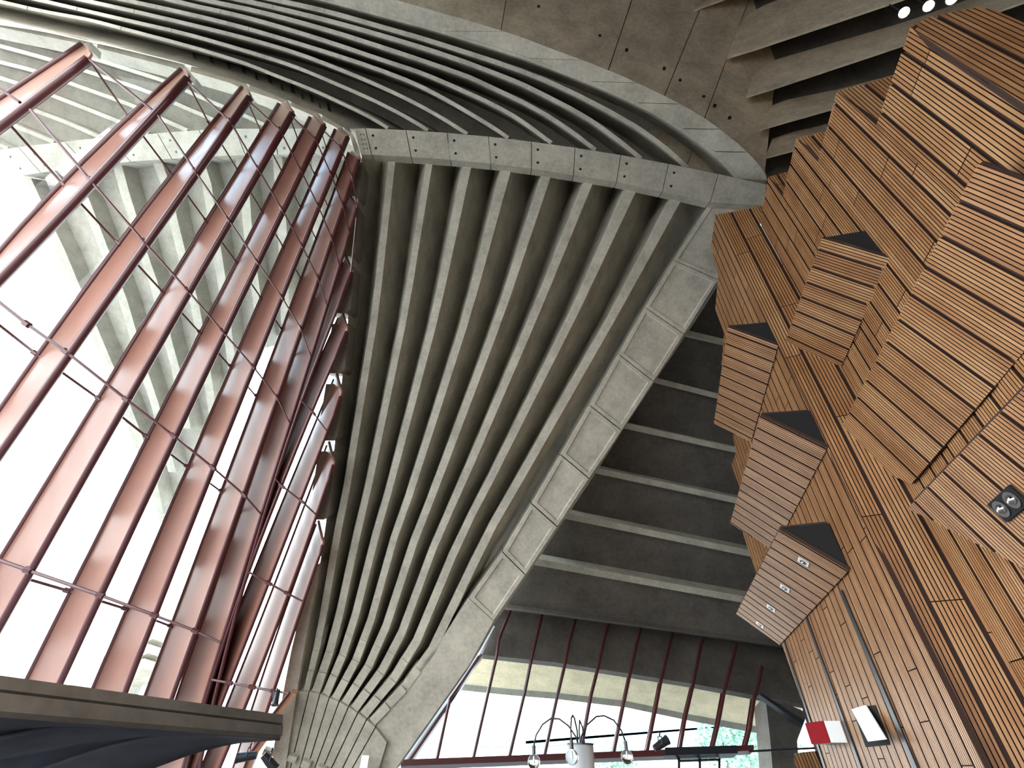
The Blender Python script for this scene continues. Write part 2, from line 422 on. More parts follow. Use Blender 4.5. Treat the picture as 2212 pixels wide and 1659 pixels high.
loE = [offset_px(r, -lerp(3.6, 5, k / 7)) for k, r in enumerate(upd)]
upE = [offset_px(r, lerp(3.6, 5, k / 7)) for k, r in enumerate(upd)]
rin = extend_left(resample(smoothpl(rim_in), NU), NX, 130)
loE.append(rin)
UD = UPP.off(-1.6)
for k in range(8):
    mb = MB(); rows = []
    for i in range(NU + NX):
        a = UPP.at(*loE[k][i]); b = UPP.at(*upE[k][i])
        nx = loE[k + 1][i]; u = upE[k][i]
        # find crossing toward the zenith on the deep plane
        c = b - UPP.n * 3.2
        d2 = a - UPP.n * 3.2
        rows.append([a, b, c, d2])
    mb.loft(rows)
    o = mb.build('curved_rib', M_CONC)
    tag(o, 'thin curved concrete rib of the upper shell, %s out from the mullion heads' % ORD[k], 'concrete rib', 'curved ribs of the upper shell')
    for i in range(4 + k % 3, NU - 3, 8):
        a, b = UPP.at(*loE[k][i]), UPP.at(*upE[k][i]); d = (UPP.at(*loE[k][i + 1]) - a).normalized()
        jb = MB(); jb.box((a + b) / 2, (b - a) / 2 * 1.0, d * .035, UPP.n * .012); jb.build('joint_seam', M_CONC, o)
# closing wall that stands on the cross beam, behind the rib ends
mb = MB(); rows = []
for x, y in resample([(755,277),(1050,293),(1341,334),(1661,400)], 20):
    a = FAN.off(.30).at(x, y + 1); rows.append([a, a - UPP.n * 3.6, a - UPP.n * 3.6 - FAN.n * .3, a - FAN.n * .3])
mb.loft(rows); tag(mb.build('wall_center', M_CONC), kind='structure')
# web between the ribs
mb = MB()
A = [UPP.off(-3.1).at(*p) for p in [(-600,-420),(-300,0),(200,90),(400,140),(600,205),(762,285),(850,281),(1100,299),(1300,328),(1500,366),(1640,396),(1655,380),(1600,310),(1500,240),(1250,130),(1000,45),(830,-10),(740,-200),(300,-500)]]
mb.prism(A, -UPP.n * .3); tag(mb.build('ceiling', M_CONC), kind='structure')
# rim of the upper shell
root = empty('shell_rim', 'pale curved concrete rim sweeping over the upper ribs to the timber wall', 'concrete rim')
rin = rin[NX:]; rl = resample(smoothpl(rim_line), NU); ro = resample(smoothpl(rim_out), NU)
mb = MB(); rows = []
for i in range(NU):
    a = UPP.at(*rin[i]); b = UPP.at(*rl[i]); rows.append([a, b, b - UPP.n * 1.6, a - UPP.n * 1.6])
mb.loft(rows); mb.build('rim_underside', M_CONC, root)
segs = [0, 13, 20, 25, 29, 33, 36, 39]
for s in range(len(segs) - 1):
    mb = MB(); rows = []
    for i in range(segs[s], segs[s + 1] + 1):
        j = min(NU - 1, i + (4 if i > 0 else 0))
        t0 = i / (NU - 1)
        a = UPP.off(.03).at(*rl[i]); b = UPP.off(.12).at(*ro[i])
        rows.append([a, b, b - UPP.n * 1.5, a - UPP.n * 1.5])
    d = (rows[-1][0] - rows[0][0]).normalized()
    rows[0] = [p + d * .02 for p in rows[0]]; rows[-1] = [p - d * .02 for p in rows[-1]]
    mb.loft(rows); mb.build('rim_panel', M_CONC, root)

# dark slab edge with wedge slots, beside the first curved rib
mb = MB()
ql = resample([(-150,20),(0,43),(190,85),(400,137),(540,183),(690,244),(770,292)], 24)
qu = resample([(-120,-30),(0,8),(200,52),(400,104),(580,166),(744,234),(830,277)], 24)
rows = []
for i in range(24):
    a = UPP.off(-.05).at(*ql[i]); b = UPP.off(-2.7).at(*qu[i])
    rows.append([a, b, b - UPP.n * .6, a - UPP.n * 3.2])
mb.loft(rows); sl = mb.build('slotted_edge_beam', M_CONC)
tag(sl, 'dark concrete edge beam with a row of small wedge slots above the mullion heads', 'concrete beam')
for x, y, s in ((418,118,1),(455,127,1.15),(493,141,.9),(524,149,1.2),(553,166,.8),(581,171,1.15),(608,189,.75),(630,192,1.1),(652,209,.65),(672,213,1.0),(690,229,.6),(709,233,.95),(725,248,.5),(739,251,.8)):
    i = min(range(24), key=lambda n: abs(ql[n][0] - x)); j = min(range(24), key=lambda n: abs(qu[n][0] - x))
    P = plane3(UPP.off(-.05).at(*ql[i]), UPP.off(-.05).at(*ql[max(0, i - 2)]), UPP.off(-2.7).at(*qu[j]))
    q = [P.at(x - 3 * s, y - 10 * s), P.at(x + 3 * s, y + -6 * s), P.at(x + 7 * s, y + 10 * s), P.at(x - 1 * s, y + 6 * s)]
    hb = MB(); hb.prism([p + P.n * .02 for p in q], -P.n * .06); hb.build('wedge_slot', M_BLACK, sl)

# ------------------------------------------------------------------ smooth ceiling beyond the rim, and dark ribs top right
MID = plane3(PT(1100, 30, 21), PT(1640, 330, 19.5), PT(1500, -100, 23.5))
cuts = [((700,-60),(905,60)),((1104,-60),(1078,90)),((1385,-60),(1308,170)),((1545,-60),(1432,215)),((1640,-60),(1520,260)),((1700,-60),(1650,400))]
mb = MB()
root = empty('ceiling', None, None, kind='structure')
for i in range(5):
    a, b = cuts[i]; c, d = cuts[i + 1]
    q = [MID.at(*p) for p in (a, c, d, b)]
    q[3] = MID.at(b[0] + (b[0] - a[0]) * .3, b[1] + (b[1] - a[1]) * .3); q[2] = MID.at(d[0] + (d[0] - c[0]) * .3, d[1] + (d[1] - c[1]) * .3)
    ax = (q[1] - q[0]).normalized(); q = [p + ax * (.02 if n in (0, 3) else -.02) for n, p in enumerate(q)]
    mb = MB(); mb.prism([p + MID.n * (.05 * (i % 2)) for p in q], -MID.n * .8); mb.build('ceiling_panel', M_CONC_MID, root)
mb = MB(); mb.prism([MID.off(-.85).at(*p) for p in ((700,-60),(905,60),(1308,230),(1650,450),(1700,-60))], -MID.n * .3); mb.build('ceiling_leak_backing', M_CONC_MID, root)  # backing added to stop light leaking through the panel gaps
for x, y in ((1163,17),(1295,80),(1353,110),(1434,150),(1468,176),(1519,211),(1543,230),(1575,256)):
    p = MID.at(x, y); hb = MB(); hb.tube([p + MID.n * .08, p - MID.n * .02], .07, 8); hb.build('tie_hole', M_BLACK, root)
TRP = plane3(PT(1640, 330, 19.0), PT(1580, 60, 21.0), PT(2100, 0, 17.0))
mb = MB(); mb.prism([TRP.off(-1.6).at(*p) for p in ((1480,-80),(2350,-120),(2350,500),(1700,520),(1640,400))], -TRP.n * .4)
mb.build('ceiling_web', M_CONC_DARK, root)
tr = [([(1500,22),(1512,16),(1700,-50)], [(1490,-10),(1500,-20),(1640,-70)]),
      ([(1571,123),(1615,110),(1932,3),(2200,-90)], [(1600,40),(1643,14),(1760,-30),(1900,-80),(2200,-190)]),
      ([(1612,208),(1648,197),(1946,98),(2250,-10)], [(1630,150),(1657,134),(1963,45),(2200,-40)]),
      ([(1641,279),(1670,270),(1798,234),(2250,100)], [(1655,232),(1677,220),(1808,193),(2200,90)]),
      ([(1653,340),(1680,333),(1712,324),(2250,180)], [(1668,300),(1687,290),(1787,268),(2200,150)])]
for k, (lo, hi) in enumerate(tr):
    mb = MB(); n = 12; l = resample(lo, n); h = resample(hi, n); rows = []
    for i in range(n):
        a = TRP.at(*l[i]); b = TRP.off(-1.3).at(*h[i]); u = (b - a).normalized()
        rows.append([a, b, b - TRP.n * .15 + (a - b) * .0, a - TRP.n * .14 * 1.0])
    rows = [[r[0], r[0] + (r[0] - r[1]).normalized() * .12 - TRP.n * .05, r[1] - TRP.n * .4, r[1]] for r in rows]
    mb.loft(rows)
    tag(mb.build('ceiling_rib', M_CONC_MID), 'brown concrete ceiling rib behind the timber wall, %s from the top' % ORD[k], 'concrete rib', 'ceiling ribs above the timber wall')

# ------------------------------------------------------------------ dark shell behind the fan, on the right
RSH = plane3(PY(1110, 1330, 22.5), PY(1640, 1400, 22.5), PY(1520, 690, 13.5))
root = empty('wall_center', None, None, kind='structure')
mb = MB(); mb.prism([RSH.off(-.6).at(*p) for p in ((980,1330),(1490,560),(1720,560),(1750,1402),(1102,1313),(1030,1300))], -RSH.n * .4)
mb.build('shell_panel', M_CONC_DARK, root)  # dark concrete colour stands for the shade behind the fan
beams = [((1478,712),(1700,765)),((1415,815),(1700,888)),((1350,915),(1700,990)),((1290,1012),(1700,1098)),((1225,1110),(1700,1205)),((1160,1210),(1700,1305))]
for k, (a, b) in enumerate(beams):
    w = lerp(11, 15, k / 6)
    q = [RSH.at(a[0] - 40, a[1] - 10), RSH.at(*b), RSH.at(b[0], b[1] + w), RSH.at(a[0] - 40, a[1] - 10 + w)]
    mb = MB(); mb.prism(q, -RSH.n * .6)
    tag(mb.build('shell_beam', M_CONC), 'grey horizontal beam across the dark shell behind the fan, %s from the top' % ORD[k], 'concrete beam', 'horizontal beams of the dark shell')
# sloping soffit above the far window
_w = plane3(PY(1200, 1431, 24.6), PY(1640, 1504, 24.6), PY(1200, 1640, 23.6))
SOF = _w.off(-.45)
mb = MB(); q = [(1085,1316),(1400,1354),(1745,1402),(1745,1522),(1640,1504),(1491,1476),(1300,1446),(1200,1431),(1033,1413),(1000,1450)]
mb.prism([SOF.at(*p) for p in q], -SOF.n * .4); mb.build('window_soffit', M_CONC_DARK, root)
mb = MB(); rows = []
for x, y in ((1000,1296),(1085,1313),(1102,1317),(1400,1357),(1760,1408)):
    a = RSH.off(-.4).at(x, y - 3); b = SOF.off(.02).at(x, y + 3); rows.append([a, b, b + Vector((0, .3, .5)), a + Vector((0, .3, .5))])
mb.loft(rows); mb.build('soffit_leak_seal', M_CONC_DARK, root)  # added seal keeping sun out of the gap over the soffit
mb = MB(); a = [SOF.at(980, 1320), SOF.at(1780, 1400)]
mb.prism([a[0] + Vector((0, 0, .2)), a[1] + Vector((0, 0, .2)), a[1] + Vector((0, 0, 3)), a[0] + Vector((0, 0, 3))], Vector((0, .3, 0))); mb.build('soffit_sun_block', M_CONC_DARK, root)  # upright sheet added above the soffit to block the sun

# ------------------------------------------------------------------ far window wall
WIN = plane3(PY(1200, 1431, 24.6), PY(1640, 1504, 24.6), PY(1200, 1640, 23.6))
mul = [
 [(1034,1418),(1000,1470),(972,1510),(942,1649)],
 [(1104,1316),(1078,1380),(1072,1421),(1056,1490),(1021,1645)],
 [(1174,1316),(1157,1386),(1147,1429),(1133,1498),(1099,1640)],
 [(1246,1328),(1230,1384),(1220,1437),(1204,1504),(1175,1639)],
 [(1316,1338),(1304,1385),(1291,1446),(1277,1501),(1252,1636)],
 [(1386,1350),(1377,1383),(1361,1456),(1347,1522),(1324,1634)],
 [(1455,1362),(1448,1385),(1428,1469),(1415,1537),(1396,1630)],
 [(1522,1375),(1514,1393),(1497,1479),(1481,1547),(1467,1627)],
 [(1588,1390),(1590,1395),(1565,1491),(1552,1562),(1537,1624)],
 [(1646,1440),(1640,1470),(1630,1504),(1620,1572),(1608,1621)]]
WI = WIN.off(.35)
for k, pl in enumerate(mul):
    root = empty('window_mullion', 'slim dark red mullion of the far window, %s from the left' % ORD[k], 'mullion', 'mullions of the far window')
    P = [WI.at(*p) for p in pl]; n = len(P)
    mb = MB(); mb.tube(P, [.07] * n, 8); mb.build('inner_tube', M_STEEL_D, root)
    G = [WIN.off(-.02).at(*p) for p in pl[-3:]]
    mb = MB(); rows = []
    for i, p in enumerate(P[-3:]):
        wdt = (.30, .26, .08)[i]; rows.append([p + RT * .012, p - WIN.n * wdt * 1.2 + RT * .012, p - WIN.n * wdt * 1.2 - RT * .012, p - RT * .012])
    mb.loft(rows); mb.build('fin_plate', M_STEEL, root)
    mb = MB(); mb.tube([p - WIN.n * .34 + RT * -.03 for p in P[-3:]], .045, 6); mb.build('outer_tube', M_STEEL_D, root)
sx = [((876,1652),(1228,1644)),((1228,1644),(1432,1634)),((1432,1634),(1618,1624))]
def barpx(a, b, w, plane, depth):
    q = [plane.at(*a), plane.at(*b), plane.at(b[0], b[1] + w), plane.at(a[0], a[1] + w)]
    mb = MB(); mb.prism(q, plane.n * depth); return mb
root = empty('window_transom', 'dark red horizontal transom at the foot of the far window', 'transom')
barpx((868,1650), (1430,1628), 14, WIN, .45).build('transom_beam', M_STEEL_D, root)
barpx((1430,1625), (1585,1620), 17, WIN, .5).build('door_head', M_BLACKM, root)
barpx((1585,1620), (1620,1618), 12, WIN, .45).build('transom_beam', M_STEEL_D, root)
root = empty('door_frame', 'black framed glass doors under the far window transom', 'door')
for x in (1463, 1508, 1550): barpx((x, 1640), (x + 5, 1640), 60, WIN, .1).build('door_stile', M_BLACKM, root)
barpx((1463,1643), (1555,1640), 4, WIN, .1).build('door_rail', M_BLACKM, root)
# panes of the far window
bottom_y = 1690
for k in range(9):
    a, b = mul[k], mul[k + 1]
    def topy(x): return 1413 + (x - 1033) * (1504 - 1413) / (1640 - 1033)
    ta = a[1] if k == 0 else (a[2] if len(a) == 5 else a[1]); tb = b[2]
    q = [WIN.at(ta[0], topy(ta[0]) if k else ta[1]), WIN.at(tb[0], topy(tb[0])), WIN.at(*b[-1]), WIN.at(*a[-1])]
    mb = MB(); mb.face(q); tag(mb.build('window_%d' % (k + 1), M_GLASS), kind='structure')
q = [WIN.at(*p) for p in ((1640,1504),(1735,1560),(1760,1625),(1760,1690),(868,1690),(868,1655),(1608,1624))]
mb = MB(); mb.face(q); tag(mb.build('window_10', M_GLASS), kind='structure')
mb = MB(); P = WIN.off(.3); mb.prism([P.at(*p) for p in ((1640,1500),(1646,1498),(1738,1556),(1734,1566))], -P.n * .3)
tag(mb.build('steel_brace', M_BLACKM), 'black sloping steel member running down to the timber wall from the window head', 'brace')
mb = MB(); P = WIN.off(-1.2); mb.prism([P.at(*p) for p in ((1653,1500),(1745,1540),(1722,1600),(1728,1700),(1672,1700),(1664,1600))], -P.n * 1.5)
tag(mb.build('concrete_pier', M_CONC_DARK), 'dark olive concrete pier outside at the right end of the far window', 'pier')
mb = MB(); mb.tube([WIN.off(.6).at(1618,1623), WIN.off(.6).at(1700,1619), WIN.off(.6).at(1760,1616)], .035, 8)
tag(mb.build('handrail', M_BLACKM), 'thin dark handrail crossing from the window to the red panel', 'handrail')
# sloping white sill along the border rib
mb = MB(); P = WIN.off(.2)
pl = [(1062,1350),(1015,1436),(972,1498),(905,1590),(848,1672)]
mb.loft([[P.at(x, y), P.at(x + 7, y + 3), P.at(x + 7, y + 3) - P.n * .4, P.at(x, y) - P.n * .4] for x, y in pl])
tag(mb.build('sloping_sill', M_WHITE), 'thin white sloping sill strip between the border rib and the far window', 'sill')
mb = MB(); pl = [(1037,1412),(1012,1446),(975,1506),(872,1655)]
mb.loft([[P.at(x + 1, y), P.at(x + 6, y + 3), P.at(x + 6, y + 3) - P.n * .3, P.at(x + 1, y) - P.n * .3] for x, y in pl])
tag(mb.build('sloping_jamb', M_STEEL_D), 'dark red sloping jamb closing the far window on its left', 'window jamb')
# outside canopy slab seen through the far window
OUTP = plane3(PY(1200, 1425, 27), PY(1640, 1495, 27), PY(1200, 1495, 29.5))
q = [(960,1390),(1300,1430),(1740,1495),(1720,1585),(1630,1567),(1491,1542),(1352,1514),(1200,1495),(1100,1487),(985,1475)]
root = empty('outside_canopy', 'sunlit yellowish concrete canopy outside, above the far window view', 'canopy')
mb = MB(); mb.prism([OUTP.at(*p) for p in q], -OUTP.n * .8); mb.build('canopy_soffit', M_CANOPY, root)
mb = MB(); pl = [(980,1476),(1100,1488),(1200,1496),(1352,1514),(1491,1543),(1630,1568),(1700,1582)]
mb.loft([[OUTP.at(x, y), OUTP.at(x, y) + Vector((0, .1, -.28)), OUTP.at(x, y) + Vector((0, .6, -.2)), OUTP.at(x, y) + Vector((0, .6, .2))] for x, y in pl])
mb.build('canopy_edge', M_CONC_OUT, root)

# ------------------------------------------------------------------ glass wall on the left: mullions
mull = [
 dict(L=[(181,97),(0,217),(-120,297)], R=[(192,128),(0,275),(-120,368)], a=(188,95), c=(197,118), rr=2.2, rl=1.5),
 dict(L=[(395,152),(317,218),(283,249),(225,307),(142,395),(100,441),(0,545),(-100,650)], R=[(407,170),(375,212),(339,246),(201,394),(100,502),(0,606),(-100,712)], a=(402,148), c=(409,166), rr=2.0, rl=1.4),
 dict(L=[(525,190),(500,215),(400,335),(382,364),(292,487),(259,530),(172,651),(109,739),(85,765),(0,887),(-80,1002)], R=[(540,211),(499,270),(425,372),(371,457),(316,527),(259,611),(192,709),(145,770),(60,895),(0,983),(-80,1102)], a=(533,189), c=(541,208), rr=1.7, rl=1.2),
 dict(L=[(604,226),(516,369),(453,473),(353,631),(312,700),(217,863),(132,1003),(66,1100),(0,1212),(-60,1312)], R=[(632,245),(606,284),(559,364),(498,477),(407,631),(371,703),(275,865),(199,1000),(146,1100),(59,1236),(0,1351),(-40,1430)], a=(615,221), c=(633,242), rr=1.5, rl=1.1),
 dict(L=[(671,255),(612,367),(568,459),(516,568),(436,720),(400,790),(324,942),(242,1100),(158,1266),(64,1460),(40,1512)], R=[(700,272),(682,303),(651,370),(612,453),(559,566),(484,720),(400,904),(347,1000),(307,1100),(217,1284),(132,1470),(112,1515)], a=(681,251), c=(701,269), rr=1.35, rl=1.0),
 dict(L=[(725,281),(681,377),(651,449),(615,533),(566,645),(501,792),(424,971),(370,1100),(280,1302),(205,1480),(190,1520)], R=[(751,297),(737,323),(715,376),(688,447),(653,531),(610,643),(548,792),(467,995),(424,1100),(334,1328),(271,1493),(258,1530)], a=(733,279), c=(752,294), rr=1.2, rl=.9),
 dict(L=[(754,331),(731,393),(709,450),(684,517),(653,602),(610,713),(556,855),(501,997),(480,1066),(426,1209),(372,1350),(315,1500),(306,1525)], R=[(775,346),(762,386),(741,447),(718,517),(688,602),(650,711),(599,859),(548,997),(527,1068),(480,1209),(422,1361),(373,1500),(362,1535)], a=(761,328), c=(776,343), rr=1.05, rl=.8),
 dict(L=[(752,430),(743,457),(724,511),(690,607),(651,718),(637,770),(586,911),(559,995),(521,1109),(467,1247),(428,1383),(386,1493),(375,1530)], R=[(772,450),(755,506),(734,577),(706,663),(671,770),(626,915),(601,997),(564,1111),(525,1247),(477,1390),(444,1498),(436,1530)], a=(757,426), c=(773,447), rr=1.0, rl=.75),
 dict(L=[(742,567),(725,605),(700,665),(668,760),(628,890),(590,1020),(548,1170),(510,1300),(470,1440),(450,1530)], R=[(760,588),(736,637),(697,728),(676,790),(648,862),(610,985),(570,1130),(530,1270),(486,1420),(455,1530)], a=(748,556), c=(761,585), rr=.9, rl=.7),
 dict(L=[(731,688),(706,743),(695,772),(642,888),(600,1000),(545,1180),(490,1370),(445,1530)], R=[(749,716),(723,777),(677,892),(651,959),(608,1051),(568,1149),(536,1225),(500,1330),(462,1450),(440,1540)], a=(741,679), c=(751,711), rr=.9, rl=.7),
 dict(L=[(722,819),(678,922),(650,993),(621,1073),(577,1156),(547,1245),(475,1417),(437,1519)], R=[(736,856),(706,931),(678,997),(651,1082),(610,1180),(580,1260),(493,1480),(476,1524)], a=(728,809), c=(738,847), rr=.9, rl=.7),
 dict(L=[(707,962),(653,1104),(616,1209),(590,1271),(509,1478),(489,1528)], R=[(720,1004),(682,1111),(654,1209),(621,1283),(543,1489),(527,1534)], a=(711,955), c=(722,1001), rr=.85, rl=.65),
 dict(L=[(684,1132),(661,1205),(629,1289),(558,1487),(535,1560),(505,1662),(495,1690)], R=[(697,1178),(673,1247),(656,1301),(590,1493),(570,1560),(540,1640),(525,1690)], a=(688,1126), c=(698,1173), rr=.85, rl=.65),
]
ext = {5: ((-20,),), }
def fitline(pl, n):           # smooth quadratic through a traced edge, carried down to the sill
    import numpy as np
    q = [p for p in pl if p[0] > -60] if pl[0][0] > 200 else pl
    X = np.array([p[0] for p in q], float); Y = np.array([p[1] for p in q], float)
    if len(q) > 3: c = np.polyfit(Y, X, 2)
    else: c = np.concatenate(([0.0], np.polyfit(Y, X, 1)))
    y0 = pl[0][1]; y1 = 1690.0
    while np.polyval(c, y1) < -420: y1 -= 10
    off = pl[0][0] - np.polyval(c, y0)
    ys = [y0 + (y1 - y0) * i / (n - 1) for i in range(n)]
    return [(float(np.polyval(c, y)) + off * max(0, 1 - (y - y0) / 300), y) for y in ys]
for k, m in enumerate(mull):
    m['Lp'], m['Rp'] = fitline(m['L'], 16), fitline(m['R'], 16)
    Lp = [GL.at(*p) for p in m['Lp']]; Rp = [FANR.at(*p) for p in m['Rp']]
    desc = 'red-brown steel mullion of the leaning glass wall, %s pointed head from the left' % ORD[k]
    root = empty('steel_mullion', desc, 'mullion', 'red mullions of the leaning glass wall')
    # plate with a chamfered head
    ap = GL.off(.10).at(*m['a']); ch = FANR.off(-.02).at(*m['c'])
    th = .016; side = (Lp[8] - Lp[7]).cross(GL.n).normalized() * th
    ptsL = [p + GL.n * .02 for p in Lp]; ptsR = Rp
    mb = MB(); rows = []
    for i in range(16): rows.append([ptsL[i] + side, ptsR[i] + side, ptsR[i] - side, ptsL[i] - side])
    mb.loft(rows); mb.prism([ptsL[0] + side, ap + side, ch + side, ptsR[0] + side], -side * 2)
    mb.build('web_plate', M_STEEL, root)
    sc = 17.0 / 1020.0
    def rad(w, pt): return w
    dist = lambda p: (p - EYE).length
    rad_in = [.15, .145, .125, .11, .10, .085, .072, .062, .055, .055, .055, .055, .055][k]; rI = [rad_in] * 16
    mb = MB(); mb.tube(Rp, rI, 10); mb.build('inner_tube', M_STEEL_D, root, True)
    mb = MB(); mb.tube([p + GL.n * .02 for p in Lp], rad_in * .78, 10); mb.build('outer_tube', M_STEEL_D, root, True)
    mb = MB(); mb.tube([ap, ch, Rp[0]], .05, 8); mb.build('head_cap', M_STEEL, root, True)
    mb = MB(); rows = []
    gside = side.normalized()
    if gside.dot(RT) > 0: gside = -gside
    for p in Lp:
        c = p - GL.n * .10; rows.append([c + gside * .05 + GL.n * .05, c - gside * .05 + GL.n * .05, c - gside * .05 - GL.n * .05, c + gside * .05 - GL.n * .05])
    mb.loft(rows); mb.build('glazing_gasket', M_BLACK, root)
# panes of the left glass wall, one per bay, a little outside the tubes
GO = GL.off(-.14)
for k in range(8):
    a = mull[k]['Lp']; b = mull[k + 1]['Lp']
    if k == 7: b = mull[8]['Lp']
    mb = MB()
    for i in range(15):
        q = [GO.at(*a[i]), GO.at(*b[i]), GO.at(*b[i + 1]), GO.at(*a[i + 1])]
        mb.face(q)
    tag(mb.build('window_%d' % (11 + k), M_GLASS), kind='structure')
# tie rods: inner runs (on the tube line nearest the hall) and outer runs (on the glass line)
inner = [
 [(-40,165),(43,221)], [(192,128),(333,241)],
 [(66,237),(195,389),(311,522),(405,627),(481,716),(547,792),(599,859),(626,915)],
 [(342,250),(422,370),(494,475),(556,566),(609,642),(650,710),(671,770)],
 [(407,178),(497,262),(557,364),(609,452),(652,531),(687,600),(706,661)],
 [(539,220),(605,281),(650,368),(687,444),(717,515),(733,575)],
 [(631,252),(682,302),(715,376),(741,444),(755,506)],
 [(698,281),(736,319),(762,386),(772,448)],
 [(-40,622),(58,700),(143,760),(273,863),(376,942),(460,1010),(527,1069),(564,1111)],
 [(-40,1196),(61,1232),(217,1286),(334,1329),(422,1363),(476,1388)],
 [(650,864),(677,892),(706,931)], [(594,1033),(609,1050),(651,1082),(682,1111)],
 [(534,1234),(581,1260),(621,1282),(656,1300)], [(458,1468),(495,1475),(545,1484),(592,1493),(632,1499)],
 [(775,350),(762,386)],[(758,588),(770,470)],
]
outerr = [
 [(192,128),(278,253),(370,374),(446,478),(512,568),(565,645),(609,713),(635,771)],
 [(22,270),(137,399),(255,526),(353,632),(432,719),(499,793),(554,857),(586,911)],
 [(405,178),(452,268),(515,370),(567,459),(613,535),(651,604)],
 [(536,222),(565,287),(611,374),(650,450),(683,517)],
 [(628,258),(645,305),(680,378),(709,449)], [(694,285),(706,323),(731,392)],
 [(-30,680),(76,763),(213,861),(317,943),(405,1008),(478,1062),(520,1109)],
 [(-30,1224),(146,1276),(271,1315),(370,1353),(427,1381)],
]
NTH = ORD + ['fourteenth', 'fifteenth', 'sixteenth']
def rodset(runs, plane, r, where):
    for j, run in enumerate(runs):
        P = [plane.at(*p) for p in run]
        rank = sorted(range(len(runs)), key=lambda q: runs[q][len(runs[q]) // 2][1]).index(j)
        root = empty('tie_rod_run', 'dark red tie rods linking the %s tubes of the mullions, %s run from the top' % (where, NTH[rank]), 'tie rod', 'tie rods of the leaning glass wall')
        for i in range(len(P) - 1):
            mb = MB(); rr = r * lerp(2.0, .85, min(1, max(0, run[i][0] / 700))); mb.tube([P[i], P[i + 1]], rr, 6); mb.build('rod', M_STEEL_D, root)
            if i > 0:
                mb = MB(); d = (P[i + 1] - P[i]).normalized(); mb.tube([P[i] - d * .10, P[i] + d * .10], rr * 2.0, 8); mb.build('clamp', M_STEEL_D, root)
rodset(inner, FANR.off(.06), .026, 'inner')
rodset(outerr, GL.off(.06), .022, 'outer')
# pale bosses of the shell edge that hold the mullion heads
boss = [((-60,30),(0,43),(186,81)),((212,89),(370,130),(398,140)),((414,141),(500,166),(531,180)),((539,183),(600,203),(620,214)),((630,217),(670,234),(688,244)),((697,248),(725,262),(738,272)),((745,275),(760,284),(770,322))]
for k, (a, m_, b) in enumerate(boss):
    P = GL.off(-.5)
    w = lerp(15, 10, k / 6)
    pl = resample([a, m_, b], 8)
    mb = MB(); mb.loft([[P.at(x, y), P.at(x - 3, y + w), P.at(x - 3, y + w) - P.n * .7, P.at(x, y) - P.n * .7] for x, y in pl])
    root = tag(mb.build('edge_boss', M_CONC_OUT), 'pale concrete edge piece between mullion heads, %s from the left' % ORD[k], 'concrete edge piece', 'concrete edge pieces between mullion heads')
heads = [(770,330),(768,426),(755,556),(747,679),(733,809),(716,955),(694,1126)]
dk = [(782,334),(771,450),(753,674),(740,808),(725,940),(706,1116),(691,1218)]
def dx(y):
    for i in range(len(dark0) - 1):
        if dark0[i][1] <= y <= dark0[i + 1][1]:
            t = (y - dark0[i][1]) / (dark0[i + 1][1] - dark0[i][1]); return lerp(dark0[i][0], dark0[i + 1][0], t)
    return dark0[-1][0]
for k in range(6):
    y0 = heads[k][1] + 20; y1 = heads[k + 1][1] - 3
    P = FAN.off(.2)
    q = [P.at(dx(y0) - 34, y0), P.at(dx(y0) + 3, y0), P.at(dx(y1 - 8) + 3, y1 - 8), P.at(dx(y1) - 6, y1), P.at(dx(y1) - 40, y1)]
    mb = MB(); mb.prism([p - FAN.n * .02 for p in q], -FAN.n * .8)
    tag(mb.build('edge_block', M_CONC_OUT), 'cream concrete edge block behind mullion heads beside the fan, %s from the top' % ORD[k], 'concrete block', 'cream edge blocks beside the fan')

# ------------------------------------------------------------------ outside shell seen through the left glass
OU = plane3(PT(400, 283, 27), PT(0, 323, 30), PT(350, 1120, 34))      # lower fan of the outer shell
OV = plane3(PT(400, 283, 27), PT(0, 323, 30), PT(200, 90, 27))
root = empty('outer_shell', 'big pale concrete shell standing outside behind the leaning glass wall', 'concrete shell')
mb = MB(); q = [(47,379),(107,517),(161,631),(192,711),(233,805),(271,913),(297,977),(345,1130),(375,1090),(410,1010),(480,880),(560,760),(640,690),(765,560),(790,330),(465,333),(300,345)]
mb.prism([OU.off(-1.0).at(*p) for p in q], -OU.n * .6); mb.build('lower_slab', M_CONC_OUT, root)
mb = MB(); q = [(-900,420),(0,323),(119,308),(233,296),(400,283),(508,278),(775,279),(700,240),(540,170),(400,125),(200,70),(0,30),(-900,-190)]
mb.prism([OV.off(-1.0).at(*p) for p in q], -OV.n * .6); mb.build('upper_slab', M_CONC_OUT, root)
bt = [(0,323),(40,318),(140,306),(233,296),(340,288),(430,281),(508,278),(590,278),(670,278),(775,278)]
bb = [(47,379),(88,373),(188,359),(282,349),(371,343),(455,338),(530,335),(600,334),(680,333),(780,332)]
for i in range(9):
    OB = OU.off(.5)
    q = [OB.at(*bt[i]), OB.at(*bt[i + 1]), OB.at(*bb[i + 1]), OB.at(*bb[i])]
    ax = (q[1] - q[0]).normalized(); q = [p + ax * (.03 if n in (0, 3) else -.03) for n, p in enumerate(q)]
    if i == 0: q = [q[0], q[1], q[2], q[3], OB.at(25, 356)]
    mb = MB(); mb.prism(q, -OB.n * 1.5); b_ = mb.build('band_block', M_CONC_OUT, root)
    for v in (.3, .75):
        p = q[0].lerp(q[1], .2).lerp(q[3].lerp(q[2], .2), v); hb = MB(); hb.tube([p + OB.n * .02, p - OB.n * .05], .06, 8); hb.build('bolt_hole', M_BLACK, b_)
